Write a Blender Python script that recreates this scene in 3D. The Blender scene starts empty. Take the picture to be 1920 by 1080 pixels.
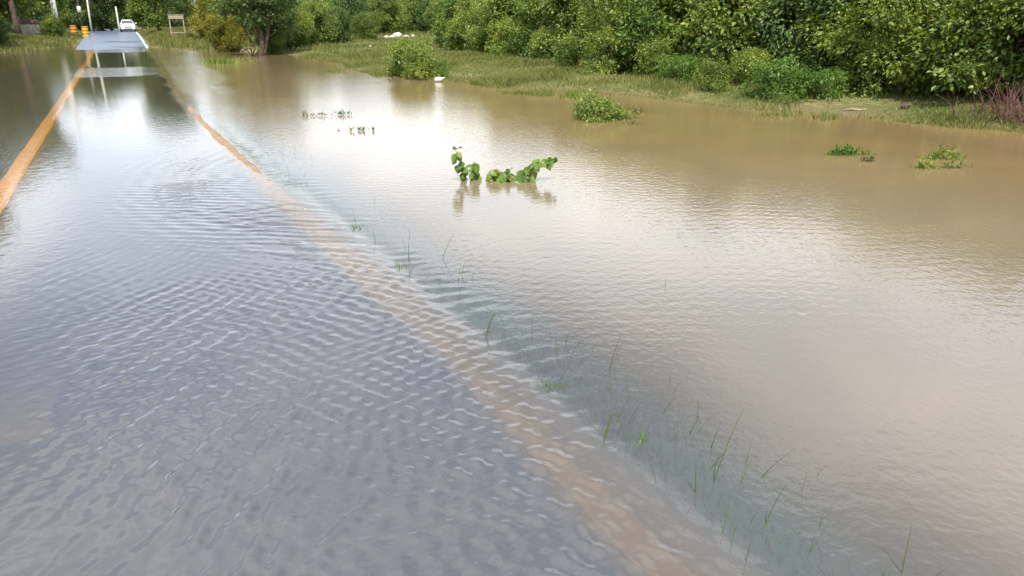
import bpy, math
import numpy as np
from mathutils import Vector, Matrix

S = bpy.context.scene
C = S.collection
R = math.radians

# ------------------------------------------------------------------ camera
cam = bpy.data.cameras.new('camera')
cam.sensor_width = 36.0
cam.lens = 36.0 * 1400 / 1920
cam.clip_start = 0.05
cam.clip_end = 3000
camo = bpy.data.objects.new('camera', cam)
camo.location = (0, 0, 1.9)
camo.rotation_euler = (R(90 - 19.8), 0, R(-26.6))
C.objects.link(camo)
S.camera = camo

# ------------------------------------------------------------------ sky and sun
SUN_EL, SUN_AZ = 57.0, 205.0          # azimuth clockwise from +Y (behind the camera, a little to its left)
W = bpy.data.worlds.new('World')
S.world = W
W.use_nodes = True
nt = W.node_tree
nt.nodes.clear()
def wn(t, **k):
    n = nt.nodes.new(t)
    for a, b in k.items():
        setattr(n, a, b)
    return n
sky = wn('ShaderNodeTexSky', sky_type='NISHITA', sun_disc=False)
sky.sun_elevation = R(SUN_EL)
sky.sun_rotation = R(SUN_AZ)
sky.air_density = 1.0
sky.dust_density = 1.5
bg1 = wn('ShaderNodeBackground'); bg1.inputs['Strength'].default_value = 0.15
nt.links.new(sky.outputs[0], bg1.inputs[0])
tc = wn('ShaderNodeTexCoord')
sep = wn('ShaderNodeSeparateXYZ'); nt.links.new(tc.outputs['Generated'], sep.inputs[0])
zc = wn('ShaderNodeMath', operation='MAXIMUM'); nt.links.new(sep.outputs[2], zc.inputs[0]); zc.inputs[1].default_value = 0.0
za = wn('ShaderNodeMath', operation='ADD'); nt.links.new(zc.outputs[0], za.inputs[0]); za.inputs[1].default_value = 0.22
dx = wn('ShaderNodeMath', operation='DIVIDE'); nt.links.new(sep.outputs[0], dx.inputs[0]); nt.links.new(za.outputs[0], dx.inputs[1])
dy = wn('ShaderNodeMath', operation='DIVIDE'); nt.links.new(sep.outputs[1], dy.inputs[0]); nt.links.new(za.outputs[0], dy.inputs[1])
cb = wn('ShaderNodeCombineXYZ'); nt.links.new(dx.outputs[0], cb.inputs[0]); nt.links.new(dy.outputs[0], cb.inputs[1]); cb.inputs[2].default_value = 6.1
cn = wn('ShaderNodeTexNoise'); cn.inputs['Scale'].default_value = 1.05; cn.inputs['Detail'].default_value = 6; cn.inputs['Roughness'].default_value = 0.55
nt.links.new(cb.outputs[0], cn.inputs['Vector'])
cr = wn('ShaderNodeValToRGB'); cr.color_ramp.elements[0].position = 0.38; cr.color_ramp.elements[1].position = 0.56
nt.links.new(cn.outputs[0], cr.inputs[0])
cn2 = wn('ShaderNodeTexNoise'); cn2.inputs['Scale'].default_value = 2.3; cn2.inputs['Detail'].default_value = 4
nt.links.new(cb.outputs[0], cn2.inputs['Vector'])
cr2 = wn('ShaderNodeValToRGB')
cr2.color_ramp.elements[0].position = 0.35; cr2.color_ramp.elements[0].color = (0.72, 0.79, 0.90, 1)
cr2.color_ramp.elements[1].position = 0.62; cr2.color_ramp.elements[1].color = (0.94, 0.975, 1.0, 1)
nt.links.new(cn2.outputs[0], cr2.inputs[0])
bg2 = wn('ShaderNodeBackground'); bg2.inputs['Strength'].default_value = 1.5
nt.links.new(cr2.outputs[0], bg2.inputs[0])
hz = wn('ShaderNodeMapRange'); hz.interpolation_type = 'SMOOTHSTEP'
hz.inputs['From Min'].default_value = 0.46; hz.inputs['From Max'].default_value = 0.10; hz.inputs['To Min'].default_value = 0.0; hz.inputs['To Max'].default_value = 0.8
nt.links.new(zc.outputs[0], hz.inputs['Value'])
mxm = wn('ShaderNodeMath', operation='MAXIMUM'); nt.links.new(cr.outputs[0], mxm.inputs[0]); nt.links.new(hz.outputs[0], mxm.inputs[1])
wm = wn('ShaderNodeMixShader')
nt.links.new(mxm.outputs[0], wm.inputs[0]); nt.links.new(bg1.outputs[0], wm.inputs[1]); nt.links.new(bg2.outputs[0], wm.inputs[2])
wo = wn('ShaderNodeOutputWorld'); nt.links.new(wm.outputs[0], wo.inputs[0])

sl = bpy.data.lights.new('sun', 'SUN')
sl.energy = 5.0
sl.angle = R(0.5)
sl.color = (1.0, 0.95, 0.86)
so = bpy.data.objects.new('sun', sl)
sd = Vector((math.sin(R(SUN_AZ)) * math.cos(R(SUN_EL)), math.cos(R(SUN_AZ)) * math.cos(R(SUN_EL)), math.sin(R(SUN_EL))))
so.rotation_euler = sd.to_track_quat('Z', 'Y').to_euler()
so.location = (-10, -20, 40)
C.objects.link(so)

S.view_settings.view_transform = 'Standard'
S.view_settings.look = 'None'
S.view_settings.exposure = 0.74
S.view_settings.gamma = 1.0
S.view_settings.use_curve_mapping = False
S.cycles.use_denoising = True
S.cycles.max_bounces = 7
S.cycles.diffuse_bounces = 3
S.cycles.glossy_bounces = 3
S.cycles.transparent_max_bounces = 12
S.cycles.sample_clamp_indirect = 8
S.cycles.caustics_reflective = False
S.cycles.caustics_refractive = False

# ------------------------------------------------------------------ helpers
rng = np.random.default_rng(11)

def tag(o, label=None, cat=None, group=None, kind=None):
    if label: o['label'] = label
    if cat: o['category'] = cat
    if group: o['group'] = group
    if kind: o['kind'] = kind
    return o

def link(o, parent=None):
    C.objects.link(o)
    if parent: o.parent = parent
    return o

def empty(name, loc=(0, 0, 0), rz=0.0, sc=1.0):
    o = bpy.data.objects.new(name, None)
    o.empty_display_size = 0.2
    o.location = loc
    o.rotation_euler = (0, 0, rz)
    o.scale = (sc, sc, sc) if np.isscalar(sc) else sc
    return link(o)

def np_mesh(name, V, F, mat=None, smooth=False):
    V = np.asarray(V, dtype=np.float32); F = np.asarray(F, dtype=np.int32)
    n = F.shape[1]
    m = bpy.data.meshes.new(name)
    m.vertices.add(len(V)); m.vertices.foreach_set('co', V.ravel())
    m.loops.add(F.size); m.loops.foreach_set('vertex_index', F.ravel())
    m.polygons.add(len(F))
    m.polygons.foreach_set('loop_start', np.arange(0, F.size, n, dtype=np.int32))
    m.polygons.foreach_set('loop_total', np.full(len(F), n, dtype=np.int32))
    if smooth: m.polygons.foreach_set('use_smooth', np.ones(len(F), dtype=bool))
    m.update(calc_edges=True)
    if mat: m.materials.append(mat)
    return m

class MB:
    """collects boxes, tubes, lathes and patches into one mesh"""
    def __init__(s): s.v = []; s.f = []
    def add(s, V, F):
        b = len(s.v); s.v += [tuple(p) for p in V]; s.f += [tuple(i + b for i in q) for q in F]
    def box(s, lo, hi, ch=0.0):
        x0, y0, z0 = lo; x1, y1, z1 = hi
        if ch <= 0:
            V = [(x0,y0,z0),(x1,y0,z0),(x1,y1,z0),(x0,y1,z0),(x0,y0,z1),(x1,y0,z1),(x1,y1,z1),(x0,y1,z1)]
            s.add(V, [(3,2,1,0),(4,5,6,7),(0,1,5,4),(1,2,6,5),(2,3,7,6),(3,0,4,7)]); return
        def ring(z, i):
            return [(x0+i+ch,y0+i,z),(x1-i-ch,y0+i,z),(x1-i,y0+i+ch,z),(x1-i,y1-i-ch,z),(x1-i-ch,y1-i,z),(x0+i+ch,y1-i,z),(x0+i,y1-i-ch,z),(x0+i,y0+i+ch,z)]
        rs = [ring(z0, ch*.6), ring(z0+ch, 0), ring(z1-ch, 0), ring(z1, ch*.6)]
        V = sum(rs, []); F = []
        for k in range(3):
            for j in range(8):
                a = k*8+j; b = k*8+(j+1) % 8
                F.append((a, b, b+8, a+8))
        F.append(tuple(range(7, -1, -1))); F.append(tuple(range(24, 32)))
        s.add(V, F)
    def tube(s, pts, rad, n=7, cap=True):
        pts = [Vector(p) for p in pts]
        if np.isscalar(rad): rad = [rad]*len(pts)
        V = []; F = []
        ref = Vector((0.31, 0.95, 0.02))
        for i, p in enumerate(pts):
            d = (pts[min(i+1, len(pts)-1)] - pts[max(i-1, 0)]).normalized()
            a = d.cross(ref)
            if a.length < 1e-3: a = d.cross(Vector((1, 0, 0)))
            a.normalize(); b = d.cross(a)
            for j in range(n):
                t = 2*math.pi*j/n
                V.append(p + (a*math.cos(t) + b*math.sin(t))*rad[i])
        for i in range(len(pts)-1):
            for j in range(n):
                q = (j+1) % n
                F.append((i*n+j, i*n+q, (i+1)*n+q, (i+1)*n+j))
        if cap:
            F.append(tuple(range(n-1, -1, -1))); F.append(tuple(range((len(pts)-1)*n, len(pts)*n)))
        s.add(V, F)
    def lathe(s, prof, n=20, c=(0, 0, 0)):
        V = []; F = []
        for r, z in prof:
            for j in range(n):
                t = 2*math.pi*j/n
                V.append((c[0]+r*math.cos(t), c[1]+r*math.sin(t), c[2]+z))
        for i in range(len(prof)-1):
            for j in range(n):
                q = (j+1) % n
                F.append((i*n+j, i*n+q, (i+1)*n+q, (i+1)*n+j))
        F.append(tuple(range(n-1, -1, -1))); F.append(tuple(range((len(prof)-1)*n, len(prof)*n)))
        s.add(V, F)
    def mesh(s, name, mat, smooth=False):
        m = bpy.data.meshes.new(name); m.from_pydata(s.v, [], s.f); m.update()
        if smooth:
            for p in m.polygons: p.use_smooth = True
        m.materials.append(mat); return m
    def obj(s, name, mat, parent=None, smooth=False):
        return link(bpy.data.objects.new(name, s.mesh(name, mat, smooth)), parent)

def sstep(a, b, x):
    t = np.clip((x-a)/(b-a), 0, 1); return t*t*(3-2*t)

def vnoise(x, y, seed=0):
    """cheap smooth 2-D noise, about -1..1"""
    r = np.random.default_rng(seed); o = 0
    for k in range(6):
        a = r.uniform(0, 2*math.pi); f = r.uniform(.6, 1.7); p = r.uniform(0, 6.28); q = r.uniform(0, 6.28)
        o = o + np.sin(f*(x*math.cos(a)+y*math.sin(a)) + p + 1.3*np.sin(.7*f*(-x*math.sin(a)+y*math.cos(a))+q))
    return o/3.2

# ------------------------------------------------------------------ materials
def mat(name, col, rough=0.7, spec=0.3, noise=None, var=0.25, metal=0.0, bump=0.0, bscale=30.0):
    m = bpy.data.materials.new(name); m.use_nodes = True
    t = m.node_tree; p = t.nodes['Principled BSDF']
    p.inputs['Roughness'].default_value = rough
    p.inputs['Specular IOR Level'].default_value = spec
    p.inputs['Metallic'].default_value = metal
    p.inputs['Base Color'].default_value = (*col, 1)
    if noise:
        co = t.nodes.new('ShaderNodeTexCoord')
        n = t.nodes.new('ShaderNodeTexNoise'); n.inputs['Scale'].default_value = noise; n.inputs['Detail'].default_value = 5
        t.links.new(co.outputs['Object'], n.inputs['Vector'])
        r = t.nodes.new('ShaderNodeValToRGB')
        r.color_ramp.elements[0].position = .3; r.color_ramp.elements[1].position = .7
        r.color_ramp.elements[0].color = (*[c*(1-var) for c in col], 1)
        r.color_ramp.elements[1].color = (*[min(1, c*(1+var)) for c in col], 1)
        t.links.new(n.outputs[0], r.inputs[0]); t.links.new(r.outputs[0], p.inputs['Base Color'])
        if bump:
            b = t.nodes.new('ShaderNodeBump'); b.inputs['Distance'].default_value = bump
            n2 = t.nodes.new('ShaderNodeTexNoise'); n2.inputs['Scale'].default_value = bscale; n2.inputs['Detail'].default_value = 6
            t.links.new(co.outputs['Object'], n2.inputs['Vector'])
            t.links.new(n2.outputs[0], b.inputs['Height']); t.links.new(b.outputs[0], p.inputs['Normal'])
    return m

def leaf_mat(name, stops, transl=0.35, rough=0.45, per_object=False):
    """leaf colour varies leaf by leaf and slowly from place to place"""
    m = bpy.data.materials.new(name); m.use_nodes = True
    t = m.node_tree; t.nodes.clear()
    g = t.nodes.new('ShaderNodeNewGeometry')
    n = t.nodes.new('ShaderNodeTexNoise'); n.inputs['Scale'].default_value = 0.9; n.inputs['Detail'].default_value = 3
    t.links.new(g.outputs['Position'], n.inputs['Vector'])
    mx = t.nodes.new('ShaderNodeMath'); mx.operation = 'MULTIPLY_ADD'
    oi = t.nodes.new('ShaderNodeObjectInfo')
    t.links.new(oi.outputs['Random'] if per_object else g.outputs['Random Per Island'], mx.inputs[0]); mx.inputs[1].default_value = 0.55
    nm = t.nodes.new('ShaderNodeMath'); nm.operation = 'MULTIPLY_ADD'
    t.links.new(n.outputs[0], nm.inputs[0]); nm.inputs[1].default_value = 1.4; nm.inputs[2].default_value = -0.475
    t.links.new(nm.outputs[0], mx.inputs[2])
    r = t.nodes.new('ShaderNodeValToRGB')
    e = r.color_ramp.elements
    for i, (pos, c) in enumerate(stops):
        el = e[i] if i < 2 else e.new(pos)
        el.position = pos; el.color = (*c, 1)
    t.links.new(mx.outputs[0], r.inputs[0])
    d = t.nodes.new('ShaderNodeBsdfPrincipled'); d.inputs['Roughness'].default_value = rough; d.inputs['Specular IOR Level'].default_value = 0.35
    t.links.new(r.outputs[0], d.inputs['Base Color'])
    tr = t.nodes.new('ShaderNodeBsdfTranslucent')
    hs = t.nodes.new('ShaderNodeHueSaturation'); hs.inputs['Hue'].default_value = .48; hs.inputs['Saturation'].default_value = 1.15; hs.inputs['Value'].default_value = 1.5
    t.links.new(r.outputs[0], hs.inputs['Color']); t.links.new(hs.outputs[0], tr.inputs[0])
    ms = t.nodes.new('ShaderNodeMixShader'); ms.inputs[0].default_value = transl
    t.links.new(d.outputs[0], ms.inputs[1]); t.links.new(tr.outputs[0], ms.inputs[2])
    o = t.nodes.new('ShaderNodeOutputMaterial'); t.links.new(ms.outputs[0], o.inputs[0])
    return m

M = {}
M['leaf_mid'] = leaf_mat('leaf_mid', [(0, (.026, .060, .011)), (.5, (.105, .16, .028)), (1, (.29, .33, .065))])
M['leaf_dark'] = leaf_mat('leaf_dark', [(0, (.018, .045, .015)), (.5, (.06, .11, .028)), (1, (.16, .21, .055))])
M['leaf_yellow'] = leaf_mat('leaf_yellow', [(0, (.040, .075, .013)), (.5, (.13, .18, .030)), (1, (.28, .32, .06))])
M['leaf_fresh'] = leaf_mat('leaf_fresh', [(0, (.03, .07, .012)), (.5, (.095, .155, .025)), (1, (.20, .25, .05))])
M['leaf_olive'] = leaf_mat('leaf_olive', [(0, (.04, .05, .016)), (.5, (.10, .11, .030)), (1, (.18, .17, .055))])
M['leaf_gold'] = leaf_mat('leaf_gold', [(0, (.06, .075, .01)), (.5, (.16, .165, .02)), (1, (.27, .23, .035))])
M['leaf_bright'] = leaf_mat('leaf_bright', [(0, (.035, .085, .012)), (.5, (.085, .16, .024)), (1, (.16, .24, .045))])
M['leaf_sapling'] = leaf_mat('leaf_sapling', [(0, (.022, .055, .010)), (.45, (.065, .125, .018)), (.8, (.12, .18, .03)), (1, (.16, .16, .05))], transl=.3, rough=.35, per_object=True)
M['dry_twig'] = mat('dry_twig', (.10, .05, .045), .9, .1, noise=20)
M['grass'] = leaf_mat('grass', [(0, (.07, .085, .022)), (.5, (.12, .14, .032)), (1, (.22, .20, .07))], transl=.3)
M['stalk'] = leaf_mat('stalk', [(0, (.035, .06, .015)), (.5, (.06, .09, .02)), (1, (.10, .12, .03))], transl=.2)
M['bark'] = mat('bark', (.085, .062, .048), .9, .1, noise=6, var=.45, bump=.02, bscale=14)
M['bark_pale'] = mat('bark_pale', (.24, .19, .14), .9, .1, noise=5, var=.35, bump=.02)
M['concrete_pole'] = mat('concrete_pole', (.48, .46, .41), .85, .2, noise=4, var=.18)
M['dark_pole'] = mat('dark_pole', (.07, .06, .05), .85, .2, noise=6)
M['white_paint'] = mat('white_paint', (.45, .44, .41), .5, .4, noise=5, var=.06)
M['car_paint'] = mat('car_paint', (.58, .58, .57), .25, .5)
M['car_glass'] = mat('car_glass', (.02, .025, .03), .05, .6)
M['black_plastic'] = mat('black_plastic', (.02, .02, .02), .5, .4)
M['tyre'] = mat('tyre', (.025, .025, .025), .85, .2)
M['rim'] = mat('rim', (.5, .5, .5), .3, .5, metal=.8)
M['lamp_lens'] = mat('lamp_lens', (.75, .77, .8), .08, .6)
M['plate'] = mat('plate', (.7, .7, .68), .4, .4)
M['drum_yellow'] = mat('drum_yellow', (.52, .28, .02), .5, .4, noise=5, var=.18)
M['drum_orange'] = mat('drum_orange', (.42, .17, .02), .55, .4, noise=5, var=.2)
M['rust'] = mat('rust', (.12, .06, .035), .85, .2, noise=9, var=.4)
M['timber'] = mat('timber', (.27, .225, .17), .85, .2, noise=9, var=.3)
M['masonry'] = mat('masonry', (.34, .31, .27), .9, .15, noise=3, var=.3, bump=.01)
M['tile_dark'] = mat('tile_dark', (.12, .07, .06), .85, .2, noise=6)
M['pale_stone'] = mat('pale_stone', (.40, .34, .29), .85, .2, noise=4, var=.2)
M['plastic_bag'] = mat('plastic_bag', (.50, .49, .47), .45, .4, noise=9, var=.1)
M['yellow_line'] = mat('yellow_line', (.74, .33, .02), .8, .2, noise=9, var=.25)

# ------------------------------------------------------------------ the lie of the land
RY = np.array([-60, 1.7, 5.5, 9.2, 11.8, 16, 22, 41, 67, 90, 114, 160])
RX = np.array([1.75, 1.72, 1.68, 1.58, 1.48, 1.38, 1.38, 1.72, 1.98, 2.15, 2.4, 2.6])
def road_r(y): return np.interp(y, RY, RX)
def road_l(y): return np.interp(y, [-60, 36, 56, 90, 160], [-4.5, -4.3, -2.6, -2.9, -3.0])
def road_z(y):
    z = np.interp(y, [-60, 30, 50, 57, 60.5, 70, 86, 100, 160], [-.07, -.07, -.06, -.03, .004, .12, .35, .36, .36])
    return z + .012*np.sin(y*.9)*sstep(62, 66, y)*(1-sstep(80, 84, y))
SY = np.array([-60, 2, 6, 8.2, 8.8, 9.8, 11.2, 12.7, 14.8, 16.5, 18.6, 20.2, 24, 28.9, 34.7, 40, 47.4, 53.5, 57.5, 60.8, 66, 160])
SX = np.array([18, 16, 14.8, 14.2, 13.8, 13.6, 13.6, 12.9, 12.4, 12.0, 11.3, 10.2, 9.4, 8.6, 9.0, 9.1, 8.6, 5.6, 3.6, 2.2, 2.0, 2.6])
def shore_r(y): return np.interp(y, SY, SX)
def shore_l(y): return np.interp(y, [-60, 54, 59, 64, 70, 76, 160], [-7.6, -7.2, -5.6, -4.3, -3.4, -2.9, -3.0])
def land(x, y):
    n = vnoise(x*.55, y*.55, 3)*.05 + vnoise(x*1.7, y*1.7, 5)*.02
    rr, rl, rz = road_r(y), road_l(y), road_z(y)
    d = x - shore_r(y) + vnoise(x*.6, y*.6, 9)*.35*(y < 60)
    dl = shore_l(y) - x
    bank = np.where(d > 0, np.minimum(.10*d, .16+.035*d) + n*np.clip(d*2, 0, 1), .11*d)
    bank = np.where(y > 60, np.minimum(bank + sstep(60, 75, y)*.30, .75), np.minimum(bank, .8))
    verge = np.where(x > rr, rz - .045 - .16*(x-rr), -9)
    right = np.maximum(np.maximum(np.minimum(bank, 1.2), verge), -.55) 
    lbank = np.where(dl > 0, np.minimum(.10*dl, .15+.03*dl) + n*np.clip(dl*2, 0, 1), .11*dl)
    lbank = np.where(y > 60, lbank + sstep(60, 82, y)*.33, lbank)
    lverge = np.where(x < rl, rz - .045 - .16*(rl-x), -9)
    left = np.maximum(np.maximum(lbank, lverge), -.5)
    return np.where((x >= rl) & (x <= rr), rz - .06, np.where(x > rr, right, left))

def axis(dense, far):
    """increasing coordinates: [(start, end, step)...] joined"""
    o = []
    for a, b, s in dense: o.append(np.arange(a, b-1e-6, s))
    return np.concatenate(o + [np.array([dense[-1][1]])])

def grid(xs, ys, zf):
    X, Y = np.meshgrid(xs, ys)
    Z = zf(X, Y)
    V = np.stack([X, Y, Z], -1).reshape(-1, 3)
    nx, ny = len(xs), len(ys)
    i = np.arange((ny-1)*(nx-1)); r = i//(nx-1); c = i % (nx-1); a = r*nx+c
    return V, np.stack([a, a+1, a+nx+1, a+nx], 1), X, Y

# ground -----------------------------------------------------------
gm = bpy.data.materials.new('bank_soil'); gm.use_nodes = True
t = gm.node_tree; p = t.nodes['Principled BSDF']; p.inputs['Roughness'].default_value = .9; p.inputs['Specular IOR Level'].default_value = .15
g = t.nodes.new('ShaderNodeNewGeometry')
n1 = t.nodes.new('ShaderNodeTexNoise'); n1.inputs['Scale'].default_value = .5; n1.inputs['Detail'].default_value = 6
n2 = t.nodes.new('ShaderNodeTexNoise'); n2.inputs['Scale'].default_value = 7; n2.inputs['Detail'].default_value = 6
t.links.new(g.outputs['Position'], n1.inputs['Vector']); t.links.new(g.outputs['Position'], n2.inputs['Vector'])
r1 = t.nodes.new('ShaderNodeValToRGB')
r1.color_ramp.elements[0].position = .38; r1.color_ramp.elements[0].color = (.060, .085, .020, 1)
r1.color_ramp.elements[1].position = .66; r1.color_ramp.elements[1].color = (.15, .125, .055, 1)
t.links.new(n1.outputs[0], r1.inputs[0])
r2 = t.nodes.new('ShaderNodeValToRGB')
r2.color_ramp.elements[0].position = .3; r2.color_ramp.elements[0].color = (.6, .6, .6, 1)
r2.color_ramp.elements[1].position = .7; r2.color_ramp.elements[1].color = (1.3, 1.3, 1.3, 1)
t.links.new(n2.outputs[0], r2.inputs[0])
mm = t.nodes.new('ShaderNodeMixRGB'); mm.blend_type = 'MULTIPLY'; mm.inputs[0].default_value = 1
t.links.new(r1.outputs[0], mm.inputs[1]); t.links.new(r2.outputs[0], mm.inputs[2])
at_ = t.nodes.new('ShaderNodeAttribute'); at_.attribute_name = 'mud'
ag = t.nodes.new('ShaderNodeAttribute'); ag.attribute_name = 'verge_grass'
rg = t.nodes.new('ShaderNodeValToRGB')
rg.color_ramp.elements[0].position = .42; rg.color_ramp.elements[0].color = (.085, .125, .085, 1)
rg.color_ramp.elements[1].position = .58; rg.color_ramp.elements[1].color = (.045, .125, .080, 1)
n3 = t.nodes.new('ShaderNodeTexNoise'); n3.inputs['Scale'].default_value = 2.6; n3.inputs['Detail'].default_value = 7
t.links.new(g.outputs['Position'], n3.inputs['Vector']); t.links.new(n3.outputs[0], rg.inputs[0])
m2 = t.nodes.new('ShaderNodeMixRGB'); t.links.new(at_.outputs['Fac'], m2.inputs[0]); t.links.new(mm.outputs[0], m2.inputs[1]); m2.inputs[2].default_value = (.115, .088, .045, 1)
m3 = t.nodes.new('ShaderNodeMixRGB'); t.links.new(ag.outputs['Fac'], m3.inputs[0]); t.links.new(m2.outputs[0], m3.inputs[1]); t.links.new(rg.outputs[0], m3.inputs[2])
t.links.new(m3.outputs[0], p.inputs['Base Color'])
bp = t.nodes.new('ShaderNodeBump'); bp.inputs['Distance'].default_value = .05; t.links.new(n2.outputs[0], bp.inputs['Height']); t.links.new(bp.outputs[0], p.inputs['Normal'])

gx = axis([(-900, -100, 100), (-100, -20, 10), (-20, -5, .5), (-5, 20, .25), (20, 60, 2), (60, 120, 10), (120, 900, 130)], 0)
gy = axis([(-300, -20, 40), (-20, 0, 2), (0, 70, .4), (70, 120, 1), (120, 200, 10), (200, 1500, 130)], 0)
V, F, X, Y = grid(gx, gy, land)
gmesh = np_mesh('ground', V, F, gm, True)
a = gmesh.attributes.new('mud', 'FLOAT', 'POINT')
Zg = V[:, 2]
a.data.foreach_set('value', (1 - sstep(-.02, .10, Zg)).astype(np.float32))
a = gmesh.attributes.new('verge_grass', 'FLOAT', 'POINT')
u = (X - road_r(Y)).ravel()
a.data.foreach_set('value', (sstep(.05, .25, u)*(1-sstep(.7, 1.5, u))*(1-sstep(40, 60, Y.ravel()))).astype(np.float32))
ground = link(bpy.data.objects.new('ground', gmesh)); tag(ground, kind='structure')

# road -------------------------------------------------------------
rm = bpy.data.materials.new('asphalt'); rm.use_nodes = True
t = rm.node_tree; p = t.nodes['Principled BSDF']
g = t.nodes.new('ShaderNodeNewGeometry')
n1 = t.nodes.new('ShaderNodeTexNoise'); n1.inputs['Scale'].default_value = 1.3; n1.inputs['Detail'].default_value = 6
n2 = t.nodes.new('ShaderNodeTexNoise'); n2.inputs['Scale'].default_value = 60; n2.inputs['Detail'].default_value = 4
for n in (n1, n2): t.links.new(g.outputs['Position'], n.inputs['Vector'])
r1 = t.nodes.new('ShaderNodeValToRGB')
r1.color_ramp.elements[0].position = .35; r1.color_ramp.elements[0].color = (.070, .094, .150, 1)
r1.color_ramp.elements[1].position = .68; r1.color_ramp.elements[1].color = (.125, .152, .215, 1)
t.links.new(n1.outputs[0], r1.inputs[0])
sz_ = t.nodes.new('ShaderNodeSeparateXYZ'); t.links.new(g.outputs['Position'], sz_.inputs[0])
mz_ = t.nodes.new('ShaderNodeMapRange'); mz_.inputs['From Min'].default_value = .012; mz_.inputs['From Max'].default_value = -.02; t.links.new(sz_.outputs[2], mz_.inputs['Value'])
r3 = t.nodes.new('ShaderNodeValToRGB')
r3.color_ramp.elements[0].position = .35; r3.color_ramp.elements[0].color = (.060, .056, .048, 1)
r3.color_ramp.elements[1].position = .68; r3.color_ramp.elements[1].color = (.115, .100, .080, 1)
t.links.new(n1.outputs[0], r3.inputs[0])
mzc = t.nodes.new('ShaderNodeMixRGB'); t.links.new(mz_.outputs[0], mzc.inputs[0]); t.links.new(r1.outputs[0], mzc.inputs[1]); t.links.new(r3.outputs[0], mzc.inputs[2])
t.links.new(mzc.outputs[0], p.inputs['Base Color'])
p.inputs['Roughness'].default_value = .22
p.inputs['Specular IOR Level'].default_value = .5
bp = t.nodes.new('ShaderNodeBump'); bp.inputs['Distance'].default_value = .006; t.links.new(n2.outputs[0], bp.inputs['Height'])
n4 = t.nodes.new('ShaderNodeTexNoise'); n4.inputs['Scale'].default_value = 7; n4.inputs['Detail'].default_value = 3; t.links.new(g.outputs['Position'], n4.inputs['Vector'])
bp2 = t.nodes.new('ShaderNodeBump'); bp2.inputs['Distance'].default_value = .05; t.links.new(n4.outputs[0], bp2.inputs['Height']); t.links.new(bp.outputs[0], bp2.inputs['Normal'])
t.links.new(bp2.outputs[0], p.inputs['Normal'])

def strip(name, fl, fr, ys, nx, dz, material, parent=None):
    u = np.linspace(0, 1, nx)
    Yg, U = np.meshgrid(ys, u, indexing='ij')
    Xg = fl(Yg)*(1-U) + fr(Yg)*U
    Zr = road_z(Yg) + dz + .030*vnoise(Xg*.9, Yg*.40, 14)*sstep(50, 58, Yg)*(1-sstep(72, 80, Yg))
    V = np.stack([Xg, Yg, Zr], -1).reshape(-1, 3)
    ny = len(ys); i = np.arange((ny-1)*(nx-1)); r = i//(nx-1); c = i % (nx-1); a = r*nx+c
    me = np_mesh(name, V, np.stack([a, a+1, a+nx+1, a+nx], 1), material, True)
    return link(bpy.data.objects.new(name, me), parent)
ys = np.concatenate([np.arange(-40, 55, 1.0), np.arange(55, 95, .4), np.arange(95, 150.1, 2.0)])
road = strip('road', road_l, road_r, ys, 9, 0, rm); tag(road, kind='structure')
yl = strip('centre_line', lambda y: -1.63+.007*vnoise(y*3, y*0, 5), lambda y: -1.41+.007*vnoise(y*3.5, y*0, 6), np.arange(-10, 57, .25), 3, .005, M['yellow_line'], road)

em = bpy.data.materials.new('edge_line_paint'); em.use_nodes = True
t = em.node_tree; p = t.nodes['Principled BSDF']; p.inputs['Roughness'].default_value = .7
g = t.nodes.new('ShaderNodeNewGeometry'); sx = t.nodes.new('ShaderNodeSeparateXYZ'); t.links.new(g.outputs['Position'], sx.inputs[0])
mr = t.nodes.new('ShaderNodeMapRange'); mr.inputs['From Min'].default_value = 20; mr.inputs['From Max'].default_value = 36; t.links.new(sx.outputs[1], mr.inputs['Value'])
n1 = t.nodes.new('ShaderNodeTexNoise'); n1.inputs['Scale'].default_value = 5; n1.inputs['Detail'].default_value = 6; t.links.new(g.outputs['Position'], n1.inputs['Vector'])
r1 = t.nodes.new('ShaderNodeValToRGB')
r1.color_ramp.elements[0].position = .3; r1.color_ramp.elements[0].color = (.28, .19, .14, 1)
r1.color_ramp.elements[1].position = .7; r1.color_ramp.elements[1].color = (.50, .35, .27, 1)
t.links.new(n1.outputs[0], r1.inputs[0])
mq = t.nodes.new('ShaderNodeMapRange'); mq.inputs['From Min'].default_value = 9; mq.inputs['From Max'].default_value = 5; mq.inputs['To Max'].default_value = .8; t.links.new(sx.outputs[1], mq.inputs['Value'])
mw = t.nodes.new('ShaderNodeMixRGB'); t.links.new(mq.outputs[0], mw.inputs[0]); t.links.new(r1.outputs[0], mw.inputs[1]); mw.inputs[2].default_value = (.12, .10, .085, 1)
mx = t.nodes.new('ShaderNodeMixRGB'); t.links.new(mr.outputs[0], mx.inputs[0]); t.links.new(mw.outputs[0], mx.inputs[1]); mx.inputs[2].default_value = (.48, .47, .43, 1)
t.links.new(mx.outputs[0], p.inputs['Base Color'])
ye = np.concatenate([np.arange(-10, 1, 1.0), np.arange(1, 20, .06), np.arange(20, 118, .5)])
el = strip('edge_line', lambda y: road_r(y)-.24+.012*vnoise(y*4.3, y*0, 15)+.015*vnoise(y*17, y*0, 16), lambda y: road_r(y)-.09+.012*vnoise(y*3.7, y*0, 17)+.015*vnoise(y*19, y*0, 18), ye, 3, .005, em, road)

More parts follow.
